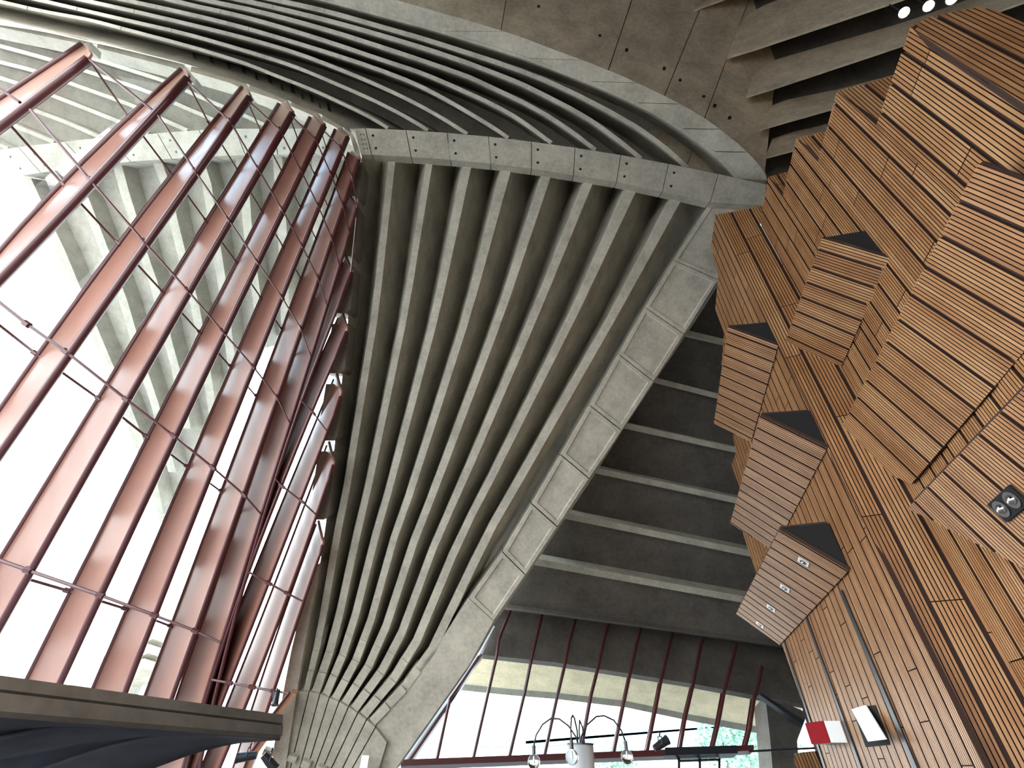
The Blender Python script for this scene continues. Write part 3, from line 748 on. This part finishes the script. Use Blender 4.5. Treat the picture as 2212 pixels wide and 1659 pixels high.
low = [ [(57,385),(84,446),(118,510),(163,618),(213,736),(240,800),(282,895),(330,1030),(345,1110)],
 [(154,367),(183,431),(204,485),(226,543),(263,640),(283,707),(318,830),(336,877),(372,1020)],
 [(253,357),(271,422),(289,476),(310,551),(342,640),(362,736),(378,790),(404,926)],
 [(340,351),(357,381),(371,464),(393,551),(420,655),(438,750),(452,840),(462,910)],
 [(430,345),(442,372),(452,426),(469,549),(478,595),(494,736),(501,790),(505,840)],
 [(518,337),(532,444),(534,495),(550,613),(562,700),(568,750)],
 [(599,337),(608,471),(610,504),(615,658),(616,700)],
 [(684,337),(686,471),(686,560),(682,650)] ]
for k, pl in enumerate(low):
    mb = MB(); r = resample(pl, 10); rows = []
    for x, y in r:
        w = lerp(10, 8, (y - 330) / 800)
        rows.append([OU.at(x - w, y), OU.at(x + w, y), OU.at(x + w, y) - OU.n * 1.0, OU.at(x - w, y) - OU.n * 1.0])
    mb.loft(rows); mb.build('lower_rib', M_CONC_OUT, root)
upr = [ [(204,101),(372,148),(407,159),(507,195),(545,213),(592,235),(640,258),(690,280)],
 [(-80,52),(0,71),(150,111),(205,127),(350,173),(400,195),(470,226),(520,246),(575,272)],
 [(-80,78),(0,99),(118,131),(175,150),(325,199),(400,233),(455,256),(500,277)],
 [(-80,112),(0,134),(85,155),(141,176),(292,230),(342,254),(404,282)],
 [(-80,142),(0,168),(50,184),(107,204),(260,264),(320,288)],
 [(-80,182),(0,211),(70,237),(140,263),(212,295)],
 [(-60,230),(22,268),(70,288),(116,307)], [(-60,285),(0,314),(16,321)] ]
for k, pl in enumerate(upr):
    mb = MB(); r = resample(pl, 12); lo = offset_px(r, -4); hi = offset_px(r, 4)
    rows = [[OV.at(*lo[i]), OV.at(*hi[i]), OV.at(*hi[i]) - OV.n * 1.0, OV.at(*lo[i]) - OV.n * 1.0] for i in range(12)]
    mb.loft(rows); mb.build('upper_rib', M_CONC_OUT, root)

# ------------------------------------------------------------------ timber wall
nL = Vector((.969, -.246, 0)).normalized(); dL = Vector((.246, .969, 0)).normalized(); Z = Vector((0, 0, 1))
dB = Vector((.91, -.41, 0)).normalized()
LP = Plane(EYE + nL * 4.0, nL)
e1 = LP.at(1790, 967)
BP = Plane(e1, dB.cross(Z))
e2 = BP.at(2012, 1132)
MP = Plane(e2, nL)
def clip_half(poly, a, c, keep):              # keep points where keep*(p[a]-c) >= 0
    out = []
    n = len(poly)
    for i in range(n):
        p, q = poly[i], poly[(i + 1) % n]
        dp, dq = keep * (p[a] - c), keep * (q[a] - c)
        if dp >= 0: out.append(p)
        if (dp >= 0) != (dq >= 0):
            t = dp / (dp - dq); out.append((lerp(p[0], q[0], t), lerp(p[1], q[1], t)))
    return out
def area2(p): return abs(sum(p[i][0] * p[(i + 1) % len(p)][1] - p[(i + 1) % len(p)][0] * p[i][1] for i in range(len(p)))) / 2
def slats(parent, plane, px, udir, pitch, per=7, gap=.26, wide=.6, jl=3.2, seed=1, skip=(), name='slat_cladding', thick=.04):
    rnd = random.Random(seed)
    P3 = [plane.at(*p) for p in px]
    n = plane.n; u = (udir - n * udir.dot(n)).normalized(); v = n.cross(u)
    o = P3[0]; poly = [((p - o).dot(u), (p - o).dot(v)) for p in P3]
    v0, v1 = min(p[1] for p in poly), max(p[1] for p in poly); u0, u1 = min(p[0] for p in poly), max(p[0] for p in poly)
    bm = bmesh.new(); vals = []; sides = []
    nb = 0; vv = v0 - rnd.random() * pitch * per
    while vv < v1:
        # one board of `per` slats, broken by cross joints
        js = [u0 - 1 - rnd.random() * jl]
        while js[-1] < u1: js.append(js[-1] + jl * (.8 + .4 * rnd.random()))
        bt = [rnd.random() for _ in js]
        for s in range(per):
            a = vv + s * pitch; b = a + pitch * (1 - gap)
            if s == 0: a += pitch * wide * .35
            if b < v0 or a > v1: continue
            strip = clip_half(clip_half(poly, 1, a, 1), 1, b, -1)
            if len(strip) < 3: continue
            for j in range(len(js) - 1):
                q = clip_half(clip_half(strip, 0, js[j] + .008, 1), 0, js[j + 1] - .008, -1)
                if len(q) < 3 or area2(q) < 1e-4: continue
                w = [o + u * c[0] + v * c[1] for c in q]
                fa = [bm.verts.new(p) for p in w]; fb = [bm.verts.new(p - n * thick) for p in w]
                val = min(1, max(0, .25 + .35 * bt[j] + .5 * (rnd.random() - .3)))
                try:
                    fs = [bm.faces.new(fa)]
                    sides += [0] + [1] * len(w)
                    for i in range(len(w)): fs.append(bm.faces.new((fa[i], fb[i], fb[(i + 1) % len(w)], fa[(i + 1) % len(w)])))
                    vals += [val] * sum(len(f.verts) for f in fs)
                except Exception: pass
        vv += pitch * (per + wide); nb += 1
    bm.normal_update()
    me = bpy.data.meshes.new(name); bm.to_mesh(me); bm.free()
    at = me.attributes.new('slat', 'FLOAT', 'CORNER')
    if len(vals) == len(me.loops): at.data.foreach_set('value', vals)
    # make the faces look outward
    ob = link(name, me, M_WOOD, parent); me.materials.append(M_WOODBACK_SHADE)
    if len(sides) == len(me.polygons): me.polygons.foreach_set('material_index', sides)  # slat sides coloured dark to imitate shade in the gaps
    bk = MB(); bk.prism([p - n * (thick + .002) for p in P3], -n * .04); bk.build('backing_board', M_WOODBACK_SHADE, parent)
    return ob
# --- L wall (lower left face)
rootL = empty('timber_wall_face', 'tall slatted timber wall face left of the brown strip, reaching the floor', 'timber wall')
Lpoly = [(1545,465),(1536,530),(1551,597),(1545,667),(1564,722),(1558,790),(1600,860),(1583,943),(1590,976),(1580,1005),(1597,1051),(1605,1154),(1632,1233),(1660,1320),(1688,1389),(1783,1659),(1800,1710),(2152,1710),(2066,1534),(1802,1000),(1790,967),(1564,500)]
slots = [((1694,1382),(1783,1659),2.0,5),((1742,1333),(1860,1659),3.2,6.5),((1817,1275),(1979,1659),6,10)]
slats(rootL, LP, Lpoly, Z, .052, per=6, seed=3)
for a, b, w0, w1 in slots:
    b2 = (b[0] + (b[0] - a[0]) * .13, b[1] + (b[1] - a[1]) * .13)
    q = [LP.off(.012).at(a[0] - w0 / 2, a[1]), LP.off(.012).at(a[0] + w0 / 2, a[1]), LP.off(.012).at(b2[0] + w1 / 2, b2[1]), LP.off(.012).at(b2[0] - w1 / 2, b2[1])]
    mb = MB(); mb.prism(q, -nL * .02); mb.build('dark_slot', M_BLACK, rootL)
# --- B strip (dark return)
rootB = empty('timber_return_strip', 'long brown slatted timber return strip running diagonally between the lit faces', 'timber wall')
Bpoly = [(1545,463),(1648,443),(1641,482),(1722,625),(2012,1132),(2190,1443),(2345,1710),(2152,1710),(2066,1534),(1802,1000),(1790,967)]
slats(rootB, BP, Bpoly, Z, .062, per=7, seed=4)
# --- M faces
Mfaces = [
 ('F4', [(1660,382),(1641,482),(1722,625),(1800,760),(1905,945),(2012,1132),(2190,1443),(2345,1710),(2500,1710),(2500,1500),(2212,1140),(1965,1010),(1817,791),(1745,640),(1700,450),(1690,425)], 'lowest-topped slatted timber face, next to the dark return strip'),
]
VZ = (1130, -431)
def vert(p, y):      # follow the plumb line through p to image height y
    t = (y - VZ[1]) / (p[1] - VZ[1]); return (VZ[0] + (p[0] - VZ[0]) * t, y)
f4 = [(1660,382),(1641,482),vert((1641,482),1710),(2700,1710),vert((1690,425),1200),(1690,425)]
f3 = [(1720,298),(1690,425),vert((1690,425),1200),vert((1766,350),1200),(1766,350)]
f2 = [(1808,196),(1766,350),vert((1766,350),1200),vert((1893,271),1200),(1893,271)]
f1 = [(1967,57),(1893,269),vert((1893,271),1200),vert((1975,66),1200),(1975,66)]
for i, (pp, lab, dk_) in enumerate(((f4, 'narrow slatted timber face with the lowest top corner, right of the brown strip', .0), (f3, 'slatted timber face with the second lowest of the four stepped tops', .03), (f2, 'slatted timber face with a dark red return above its stepped top', .06), (f1, 'largest upper slatted timber face, directly below the spotlights', .09))):
    r = empty('timber_wall_face', lab, 'timber wall')
    slats(r, MP.off(dk_), pp, Z, .055, per=7, seed=10 + i)
# small dark returns above the stepped tops and the big top return
d4 = [(1657,383),(1700,372),(1720,300),(1692,425)]
for i, (pp, near, lab) in enumerate((
   ([(1660,382),(1702,371),(1730,372),(1692,427)], (1660,382), 'small dark red slatted return over the lowest timber step'),
   ([(1720,298),(1775,285),(1800,288),(1766,352)], (1720,298), 'dark red slatted return over the middle timber step'),
   ([(1808,196),(1925,164),(1950,170),(1893,272)], (1808,196), 'large dark red slatted return over the highest timber step'))):
    pl = Plane(MP.off(.03 * i).at(*near) , dB.cross(Z))
    r = empty('timber_return', lab, 'timber wall'); slats(r, pl, pp, Z, .055, per=7, seed=20 + i)
TP = Plane(MP.off(.09).at(1975, 66), dB.cross(Z))
r = empty('timber_return', 'dark glossy slatted timber return at the top right corner, lit by the spotlights', 'timber wall')
slats(r, TP, [(1967,57),(2010,35),(2110,14),(2145,20),(2400,130),(2400,350),(1975,66)], Z, .06, per=7, seed=31)

# hoods
def hood(A, B, C, D, wallplane, lab, ax, pitch, per, cap, lights=()):
    # A outer-near, B wall-near, C wall-far, D outer-far (pixels); B, C lie on the wall, A is reached along the horizontal dB direction from above B
    r = empty('timber_hood', lab, 'timber hood')
    Bw, Cw = wallplane.off(.03).at(*B), wallplane.off(.03).at(*C)
    Tw = wallplane.off(.03).at(*cap)             # top of the end cap, plumb above B
    Tw = Vector((Bw.x, Bw.y, Tw.z))
    # A: ray of A meets the upright plane through B along dB
    CP = Plane(Bw, dB.cross(Z)); Aw = CP.at(*A)
    fp = plane3(Aw, Bw, Cw)
    Dw = fp.at(*D)
    u = (Aw - Bw).normalized()
    slats(r, fp, [A, B, C, D], u, pitch, per=per, seed=int(A[0]), name='slatted_underside', jl=60)
    mb = MB()
    n = fp.n
    capn = dB.cross(Z).normalized()
    ins = dL * .03
    mb.prism([Aw + ins - n * .05, Bw + ins - n * .05, Tw + ins], dL * .03)
    mb.build('black_end_cap', M_VOID, r)
    # closed top and far end
    Df = Dw; Tf = Cw + (Tw - Bw)
    mb = MB(); mb.prism([Aw + dL * .06 - n * .09, Tw + dL * .06, Tf, Df - n * .09], Vector((0, 0, .04))); mb.build('top_board', M_WOODBACK_SHADE, r)
    for (x, y, s) in lights:
        c = fp.at(x, y) + n * .012
        v = n.cross(u)
        f = MB(); f.box(c, u * s, v * s, n * .012); fr = f.build('downlight', M_METAL, r)
        g = MB(); g.tube([c - n * .005, c + n * .02], s * .62, 20); g.build('lens', M_BLACKM, fr)
        g = MB(); g.ball(c + n * .012, s * .34, 12); g.build('reflector', M_CHROME, fr, True)
    return r, fp, u
hood((1775,515),(1921,558),(1817,792),(1693,745), MP, 'upper pale timber hood with a black triangular opening, between two tall faces', None, .06, 6, (1872,492))
hood((1572,706),(1681,746),(1622,955),(1542,915), LP, 'small left timber hood with a black triangular opening, highest of three stacked', None, .065, 6, (1658,691))
hood((1642,897),(1787,968),(1671,1190),(1577,1130), LP, 'middle left timber hood with a black triangular opening, above the one with lights', None, .065, 6, (1748,885))
hood((1683,1145),(1833,1233),(1684,1393),(1590,1326), LP.off(.02), 'lowest left timber hood with four small square downlights', None, .07, 6, (1786,1132),
     lights=[(1736,1213,.105),(1696,1270,.105),(1666,1313,.105),(1642,1349,.105)])
# P: the big hood; R: the one below right
_, fpP, uP = hood((2113,353),(2450,480),(1968,1046),(1795,965), MP.off(.05), 'very large slatted timber hood filling the right edge of the picture', None, .056, 8, (2420,420))
dP = (fpP.at(1795, 965) - MP.p).dot(MP.n)
fpR = Plane(MP.off(dP).at(1960, 1098), fpP.n); uR = uP
r = empty('timber_hood', 'lower right slatted timber hood with one large twin downlight', 'timber hood')
Rp = [(1960,1098),(2212,838),(2330,716),(2700,900),(2700,1500),(2520,1385)]
slats(r, fpR, Rp, uR, .056, per=8, seed=66, name='slatted_underside', jl=60)
O1, O2 = fpR.at(1960, 1098), fpR.at(2330, 716)
mb = MB(); mb.prism([O1 + Z * .10 + nL * .16, O2 + Z * .10 + nL * .16, O2 + Z * .10 + nL * dP, O1 + Z * .10 + nL * dP], Z * .04); mb.build('top_board', M_WOODBACK_SHADE, r)
r = empty('twin_downlight', 'large black twin downlight recessed in the lower right timber hood', 'downlight')
c = fpR.at(2182, 1087) + fpR.n * .02; v = fpR.n.cross(uR)
ax1 = (fpR.at(2205, 1068) - fpR.at(2160, 1107)).normalized(); ax2 = fpR.n.cross(ax1)
sz = (fpR.at(2205, 1066) - fpR.at(2158, 1108)).length / 2
f = MB(); f.box(c, ax1 * sz, ax2 * sz * .5, fpR.n * .02); f.build('housing', M_VOID, r)
for s in (-.48, .48):
    g = MB(); g.tube([c + ax1 * sz * s, c + ax1 * sz * s + fpR.n * .035], sz * .4, 24); g.build('lamp_ring', M_BLACKM, r)
    g = MB(); g.ball(c + ax1 * sz * s + fpR.n * .02, sz * .25, 16); g.build('reflector', M_CHROME, r, True)

# red box, access panel
P = LP.off(.35)
r = empty('wall_box', 'dark red square box with a white side, fixed low on the timber wall', 'wall box')
q = [P.at(1738,1562), P.at(1777,1557), P.at(1793,1604), P.at(1753,1608)]
mb = MB(); mb.prism(q, nL * .02); mb.build('red_front', M_RED, r)
mb = MB(); mb.prism([p + nL * .021 for p in q], nL * .32); mb.build('white_body', M_WHITE, r)
r = empty('access_hatch', 'open white access flap over a black recess low in the timber wall', 'hatch')
P = LP.off(.012)
q = [P.at(*p) for p in ((1840,1530),(1890,1523),(1922,1609),(1870,1614))]
mb = MB(); mb.prism(q, nL * .01); mb.build('black_recess', M_VOID, r)  # flat black sheet stands for the dark inside the opening
P2 = LP.off(.06)
q = [P2.at(1839,1532), P2.at(1869,1523), LP.off(.25).at(1914,1597), LP.off(.25).at(1875,1602)]
mb = MB(); mb.prism(q, nL * .02); mb.build('white_flap', M_WHITE, r)
# low timber panel by the pier
P = WIN.off(2.5); q = [(1716,1627),(1775,1620),(1790,1700),(1722,1700)]
r = empty('timber_screen', 'low brown slatted timber screen at the foot of the timber wall', 'timber screen')
slats(r, P, q, Z, .12, per=8, seed=77)

# spotlights on the top right
r0 = None
for k, (x, y) in enumerate(((1953,27),(2006,13),(2056,-2))):
    c = TRP.off(2.2).at(x, y); c = EYE + (c - EYE) * .62
    lab = ('left', 'middle', 'right')[k]
    r = empty('spotlight', '%s one of three lit spotlights above the top of the timber wall' % lab, 'spotlight', 'spotlights above the timber wall')
    d = (TP.at(2065, 75) - c).normalized()
    mb = MB(); mb.tube([c - d * .22, c], [.07, .1], 16); mb.build('lamp_body', M_BLACKM, r)
    mb = MB(); mb.tube([c, c + d * .01], .085, 16); mb.build('lamp_face', M_LAMP, r)
    mb = MB(); mb.tube([c - d * .1, c - d * .1 + Z * .6], .012, 6); mb.build('stem', M_BLACKM, r)
    l = bpy.data.lights.new('spot_lamp', 'SPOT'); l.energy = 700; l.color = (1, .80, .58); l.spot_size = math.radians(70); l.spot_blend = .8; l.shadow_soft_size = .08
    lo = bpy.data.objects.new('spot_lamp', l); COL.objects.link(lo); lo.location = c + d * .05; lo.rotation_euler = d.to_track_quat('-Z', 'Y').to_euler(); lo.parent = r

# ------------------------------------------------------------------ balcony slab bottom left
r = empty('balcony_slab', 'dark concrete balcony slab with a grooved front, cutting across the lower left', 'balcony')
FP = plane3(PY(0, 1459, 6.2), PY(612, 1546, 9.0), PY(0, 1537, 6.2))
def fb(y0a, y0b, y1a, y1b, d):
    q = [FP.off(d).at(-120, y0a - 17), FP.off(d).at(612, y0b), FP.off(d).at(610, y1b), FP.off(d).at(-120, y1a - 11)]
    return q
mb = MB(); mb.prism(fb(1459, 1544, 1485, 1562, 0), -FP.n * .25); mb.build('upper_fascia', M_CONC_DARK, r)
mb = MB(); mb.prism(fb(1485, 1562, 1499, 1567, -.05), -FP.n * .15); mb.build('shadow_groove', M_CONC_DARK, r)
mb = MB(); mb.prism(fb(1499, 1567, 1537, 1588, 0), -FP.n * .1); mb.build('lower_fascia', M_CONC_DARK, r)
def surf(name, rowsA, mat):
    mb = MB(); n = 16
    R = [resample([(p[0], p[1]) for p in row], n) for row in rowsA]
    Yv = [[lerp(row[0][2], row[-1][2], i / (n - 1)) for i in range(n)] for row in rowsA]
    vr = [[mb.bm.verts.new(PY(R[a][i][0], R[a][i][1], Yv[a][i])) for i in range(n)] for a in range(len(rowsA))]
    for a in range(len(vr) - 1):
        for i in range(n - 1): mb.bm.faces.new((vr[a][i], vr[a][i + 1], vr[a + 1][i + 1], vr[a + 1][i]))
    o = mb.build(name, mat, r, True); sm = o.modifiers.new('thick', 'SOLIDIFY'); sm.thickness = .06; return o
top_edge = [(-120,1526),(0,1536),(200,1551),(400,1568),(607,1587)]
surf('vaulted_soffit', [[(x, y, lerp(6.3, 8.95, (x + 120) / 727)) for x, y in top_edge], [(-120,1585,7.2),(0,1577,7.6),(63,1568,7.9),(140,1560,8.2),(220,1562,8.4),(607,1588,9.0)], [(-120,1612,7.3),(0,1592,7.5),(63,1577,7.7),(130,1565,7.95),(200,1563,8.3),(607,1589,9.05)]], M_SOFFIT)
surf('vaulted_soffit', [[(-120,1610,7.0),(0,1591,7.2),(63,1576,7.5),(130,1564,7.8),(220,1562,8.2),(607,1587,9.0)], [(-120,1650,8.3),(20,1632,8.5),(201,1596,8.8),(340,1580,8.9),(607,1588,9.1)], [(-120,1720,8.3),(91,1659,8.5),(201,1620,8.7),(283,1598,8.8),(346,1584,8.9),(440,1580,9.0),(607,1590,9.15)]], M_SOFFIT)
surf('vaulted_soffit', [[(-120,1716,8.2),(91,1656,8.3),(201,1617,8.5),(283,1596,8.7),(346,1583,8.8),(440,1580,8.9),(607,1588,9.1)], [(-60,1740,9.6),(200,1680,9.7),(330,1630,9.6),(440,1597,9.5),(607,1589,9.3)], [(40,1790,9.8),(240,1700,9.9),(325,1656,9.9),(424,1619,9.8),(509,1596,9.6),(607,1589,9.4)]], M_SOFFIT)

# rust-brown channel and black spotlights near the pedestal
for nm, pts, lab in (('steel_channel', [(634,1497),(598,1545),(575,1580)], 'short rust-brown steel channel above the balcony tip beside the pedestal'), ('steel_channel', [(578,1588),(548,1630),(525,1690)], 'rust-brown steel channel below the balcony tip')):
    P = FANR.off(.15); mb = MB(); rows = []
    for x, y in pts: rows.append([P.at(x - 6, y - 2), P.at(x + 5, y + 3), P.at(x + 5, y + 3) - P.n * .2, P.at(x - 6, y - 2) - P.n * .2])
    mb.loft(rows); o = mb.build(nm, M_RUST); tag(o, lab, 'steel channel')
    mb = MB(); mb.tube([P.at(x - 8, y - 3) + P.n * .03 for x, y in pts], .035, 8); mb.build('edge_tube', M_STEEL_D, o)
def spot(x, y, Y, s, d, lab):
    c = PY(x, y, Y); d = Vector(d).normalized()
    r = empty('stage_spotlight', lab, 'spotlight')
    mb = MB(); mb.tube([c - d * s, c - d * s * .2, c + d * s], [s * .38, s * .45, s * .5], 16); mb.build('lamp_housing', M_BLACKM, r)
    mb = MB(); mb.tube([c + d * s, c + d * s * 1.15], [s * .55, s * .55], 16); mb.build('lens_ring', M_BLACKM, r)
    k = d.cross(Z).normalized()
    mb = MB(); mb.tube([c + k * s * .55, c + k * s * .6 + Z * s * .8, c - k * s * .6 + Z * s * .8, c - k * s * .55], s * .07, 6); mb.build('yoke', M_BLACKM, r)
    mb = MB(); mb.tube([c + Z * s * .8, c + Z * s * 1.25 + k * s * .3], s * .1, 6); mb.build('clamp', M_BLACKM, r)
spot(597, 1506, 15.2, .17, (.2, -.3, -1), 'black spotlight hanging at the tip of the rust-brown channel')
spot(534, 1634, 14.2, .2, (-1, -.2, -.15), 'black spotlight clamped to the channel below the balcony tip')
spot(581, 1645, 14.0, .2, (.6, .3, -.5), 'black spotlight at the bottom edge in front of the pedestal')
spot(1427, 1608, 12.0, .16, (.9, .1, .45), 'black spotlight standing above the transom before the far window')
c = FAN.off(.5).at(787, 1648); mb = MB(); mb.box(c, RT * .11, Z * .17, FAN.n * .02)
tag(mb.build('sign_plate', M_WHITE), 'small plain white plate on the foot of the pedestal', 'plate')

# ------------------------------------------------------------------ lamp with arched stems
Yl = 4.6
def pl_(x, y, dy=0): return PY(x, y, Yl + dy)
r = empty('arched_lamp', 'steel cylinder lamp with arched black stems and clear glass bulbs, bottom centre', 'lamp')
tl, tr_ = pl_(1226, 1608), pl_(1281, 1606); cc = (tl + tr_) / 2; rr = (tr_ - tl).length / 2
mb = MB(); mb.tube([cc, cc - Z * 1.2], rr, 32); cyl = mb.build('steel_cylinder', M_METAL, r, False)
for p in cyl.data.polygons: p.use_smooth = len(p.vertices) == 4
mb = MB(); mb.tube([cc + Z * .004, cc - Z * .006], rr * 1.04, 32); mb.build('top_rim', M_BLACKM, r)
M_BULB, _nt, _b = newmat('clear_bulb_glass'); _b.inputs['Transmission Weight'].default_value = 1; _b.inputs['Roughness'].default_value = .02; _b.inputs['Base Color'].default_value = (.95, .98, 1, 1); _b.inputs['IOR'].default_value = 1.2
stems = [([(1250,1610),(1243,1590),(1228,1568),(1208,1553),(1190,1552),(1172,1565),(1158,1588),(1153,1612)], 0, 1, (1154,1637)),
         ([(1252,1610),(1256,1590),(1268,1566),(1288,1548),(1305,1546),(1326,1556),(1342,1578),(1351,1602)], .1, 1, (1356,1628)),
         ([(1248,1612),(1247,1580),(1241,1552),(1237,1545),(1234,1552),(1233,1575),(1234,1600)], -.25, 1, (1238,1630)),
         ([(1254,1612),(1251,1582),(1252,1556),(1258,1570),(1262,1600),(1263,1612)], .25, 0, None)]
for pts, dy, hb, bp in stems:
    n = len(pts); P = [pl_(*pts[i], dy * i / (n - 1)) for i in range(n)]
    mb = MB(); mb.tube(P, .0065, 8); mb.build('stem', M_BLACKM, r, True)
    if hb:
        mb = MB(); mb.tube([P[-1] + Z * .005, P[-1] - Z * .05], .014, 12); mb.build('lamp_holder', M_BLACKM, r)
        b = P[-1] - Z * .095
        mb = MB(); mb.ball(b, .047, 20); bu = mb.build('glass_bulb', M_BULB, r, True)
        mb = MB(); mb.tube([b + Z * .03, b - Z * .01], .006, 8); mb.build('filament', M_METAL, bu)

# ------------------------------------------------------------------ outside beyond the windows
M_F1 = facade('blue_glass_facade', (.75, .8, .82), (.3, .5, .6), 3.0, 3.2)
M_F2 = facade('pale_block_facade', (.75, .74, .70), (.45, .62, .68), 4.0, 3.4)
M_TREE = plain('tree_foliage', (.22, .36, .28), rough=.8, var=.5)
M_TRUSS = plain('blue_grey_steelwork', (.42, .6, .7), rough=.5)
def building(x0, y0, x1, Y, base_z, mat, lab, dep=14):
    a = PY(x0, y0, Y); b = PY(x1, y0, Y)
    r = empty('building', lab, 'building')
    z1 = a.z
    mb = MB(); mb.prism([Vector((a.x, Y, base_z)), Vector((b.x, Y, base_z)), Vector((b.x, Y, z1)), Vector((a.x, Y, z1))], Vector((0, dep, 0))); mb.build('block', mat, r)
    mb = MB(); mb.prism([Vector((a.x - .5, Y - .5, z1)), Vector((b.x + .5, Y - .5, z1)), Vector((b.x + .5, Y + dep, z1)), Vector((a.x - .5, Y + dep, z1))], Vector((0, 0, .8))); mb.build('roof_slab', M_F2, r)
building(925, 1605, 968, 150, -.3, M_F1, 'blue glass office block far outside, left part of the far window')
building(945, 1580, 960, 190, -.3, M_F1, 'slim pale blue tower far outside behind the office block')
building(1038, 1612, 1110, 130, -.3, M_F1, 'low blue building with gridded windows outside, between two mullions')
building(890, 1630, 925, 120, -.3, M_F2, 'low pale building outside at the left foot of the far window')
building(1440, 1600, 1520, 90, -.3, M_F2, 'white low building outside behind the black spotlight')
# truss deck
r = empty('truss_bridge', 'blue-grey steel truss walkway outside across the far window', 'bridge')
Yb = 70
for (xa, ya, xb, yb) in ((1135,1602,1650,1560),(1135,1625,1650,1592),(1135,1606,1650,1566)):
    mb = MB(); mb.tube([PY(xa, ya, Yb), PY(xb, yb, Yb)], .45, 6); mb.build('chord', M_TRUSS, r)
for k in range(22):
    x = 1140 + k * 23; t = (x - 1135) / 515; ya = lerp(1602, 1560, t); yb2 = lerp(1625, 1592, (x + 12 - 1135) / 515)
    mb = MB(); mb.tube([PY(x, ya, Yb), PY(x + 12, yb2, Yb), PY(x + 23, lerp(1602, 1560, (x + 23 - 1135) / 515), Yb)], .18, 5); mb.build('diagonal', M_TRUSS, r)
for x in (1140, 1300, 1480, 1640):
    a = PY(x, 1610, Yb + .5); mb = MB(); mb.tube([a, Vector((a.x, a.y, -.3))], .5, 8); mb.build('post', M_TRUSS, r)
def tree(x, y, Y, rad, lab, seed):
    rnd = random.Random(seed); c = PY(x, y, Y)
    r = empty('tree', lab, 'tree')
    mb = MB(); mb.tube([Vector((c.x, c.y, -.3)), c], [rad * .08, rad * .04], 8); mb.build('trunk', plainbark, r)
    bm = bmesh.new()
    for i in range(420):
        d = Vector((rnd.gauss(0, 1), rnd.gauss(0, 1), rnd.gauss(0, .8))).normalized() * rad * (rnd.random() ** .4)
        p = c + d; a = Vector((rnd.gauss(0, 1), rnd.gauss(0, 1), rnd.gauss(0, 1))).normalized() * rad * .1; b = a.cross(Vector((rnd.random(), rnd.random(), 1))).normalized() * rad * .08
        bm.faces.new([bm.verts.new(q) for q in (p - a, p - b, p + a, p + b)])
    me = bpy.data.meshes.new('foliage'); bm.to_mesh(me); bm.free(); link('foliage', me, M_TREE, r)
plainbark = plain('bark', (.12, .08, .05), rough=.9)
tree(1560, 1600, 60, 2.6, 'green tree outside behind the right end of the far window', 1)
tree(1610, 1600, 56, 2.6, 'green tree outside beside the olive pier', 2)
tree(1690, 1640, 50, 2.0, 'small green tree outside right of the olive pier', 3)
tree(1340, 1655, 50, 1.6, 'yellow-green bush outside under the truss walkway', 4)
building(-60, 1142, 16, 200, -.3, M_F2, 'pale blue tower outside at the left edge of the picture', 6)
# white stair flank outside behind the lower left mullions
r = empty('outside_stair', 'white stepped concrete flank outside behind the lower left mullions', 'stair')
for k in range(3):
    q = [PY(130 + k * 10, 1500 + k * 14, 30), PY(245, 1400 + k * 26, 30), PY(330, 1360 + k * 34, 30), PY(330, 1380 + k * 34, 30), PY(245, 1420 + k * 26, 30), PY(130 + k * 10, 1520 + k * 14, 30)]
    mb = MB(); mb.prism([p + Vector((0, -k * .4, 0)) for p in q], Vector((0, 3, 0))); mb.build('stair_band', M_CONC_OUT, r)

mb = MB(); a = PY(180, 1470, 33); b = PY(320, 1440, 33)
mb.prism([Vector((a.x, 30.2, -.3)), Vector((b.x, 30.2, -.3)), Vector((b.x, 30.2, b.z - .6)), Vector((a.x, 30.2, a.z - 1.2))], Vector((0, 3, 0))); mb.build('stair_base', M_CONC_OUT, r)
tree(1330, 1668, 45, 1.5, 'green bush outside below the transom, right of the arched lamp', 5)
tree(1620, 1665, 45, 1.8, 'green bush outside below the right end of the transom', 6)
# ------------------------------------------------------------------ unseen walls and roof added around the viewer to block light
def slab(name, q, v, mat=None):
    mb = MB(); mb.prism([Vector(p) for p in q], Vector(v)); tag(mb.build(name, mat or M_CONC_DARK), kind='structure')
M_HALL = plain('light_absorbing_lining', (.05, .043, .038), rough=.7)  # near-black so the unseen walls throw little light on the ribs
slab('wall_back_blocker', [(1,-9,0),(20,-9,0),(20,-9,36),(-14,-9,36),(-14,-9,8),(1,-9,8)], (0,-.3,0), M_HALL)
slab('wall_right_blocker', [(20,-9,0),(20,27,0),(20,27,36),(20,-9,36)], (.3,0,0), M_HALL)
slab('wall_left_blocker', [(-14,-9,7),(-14,3,7),(-14,3,36),(-14,-9,36)], (-.3,0,0), M_HALL)
slab('wall_front_blocker', [(13.2,25,0),(20,25,0),(20,25,22),(13.2,25,22)], (0,.3,0), M_HALL)
slab('ceiling', [(-15,-9,36),(20,-9,36),(20,14,36),(-15,4,36)], (0,0,.3), M_HALL)  # added unseen roof that keeps sky light off the ribs
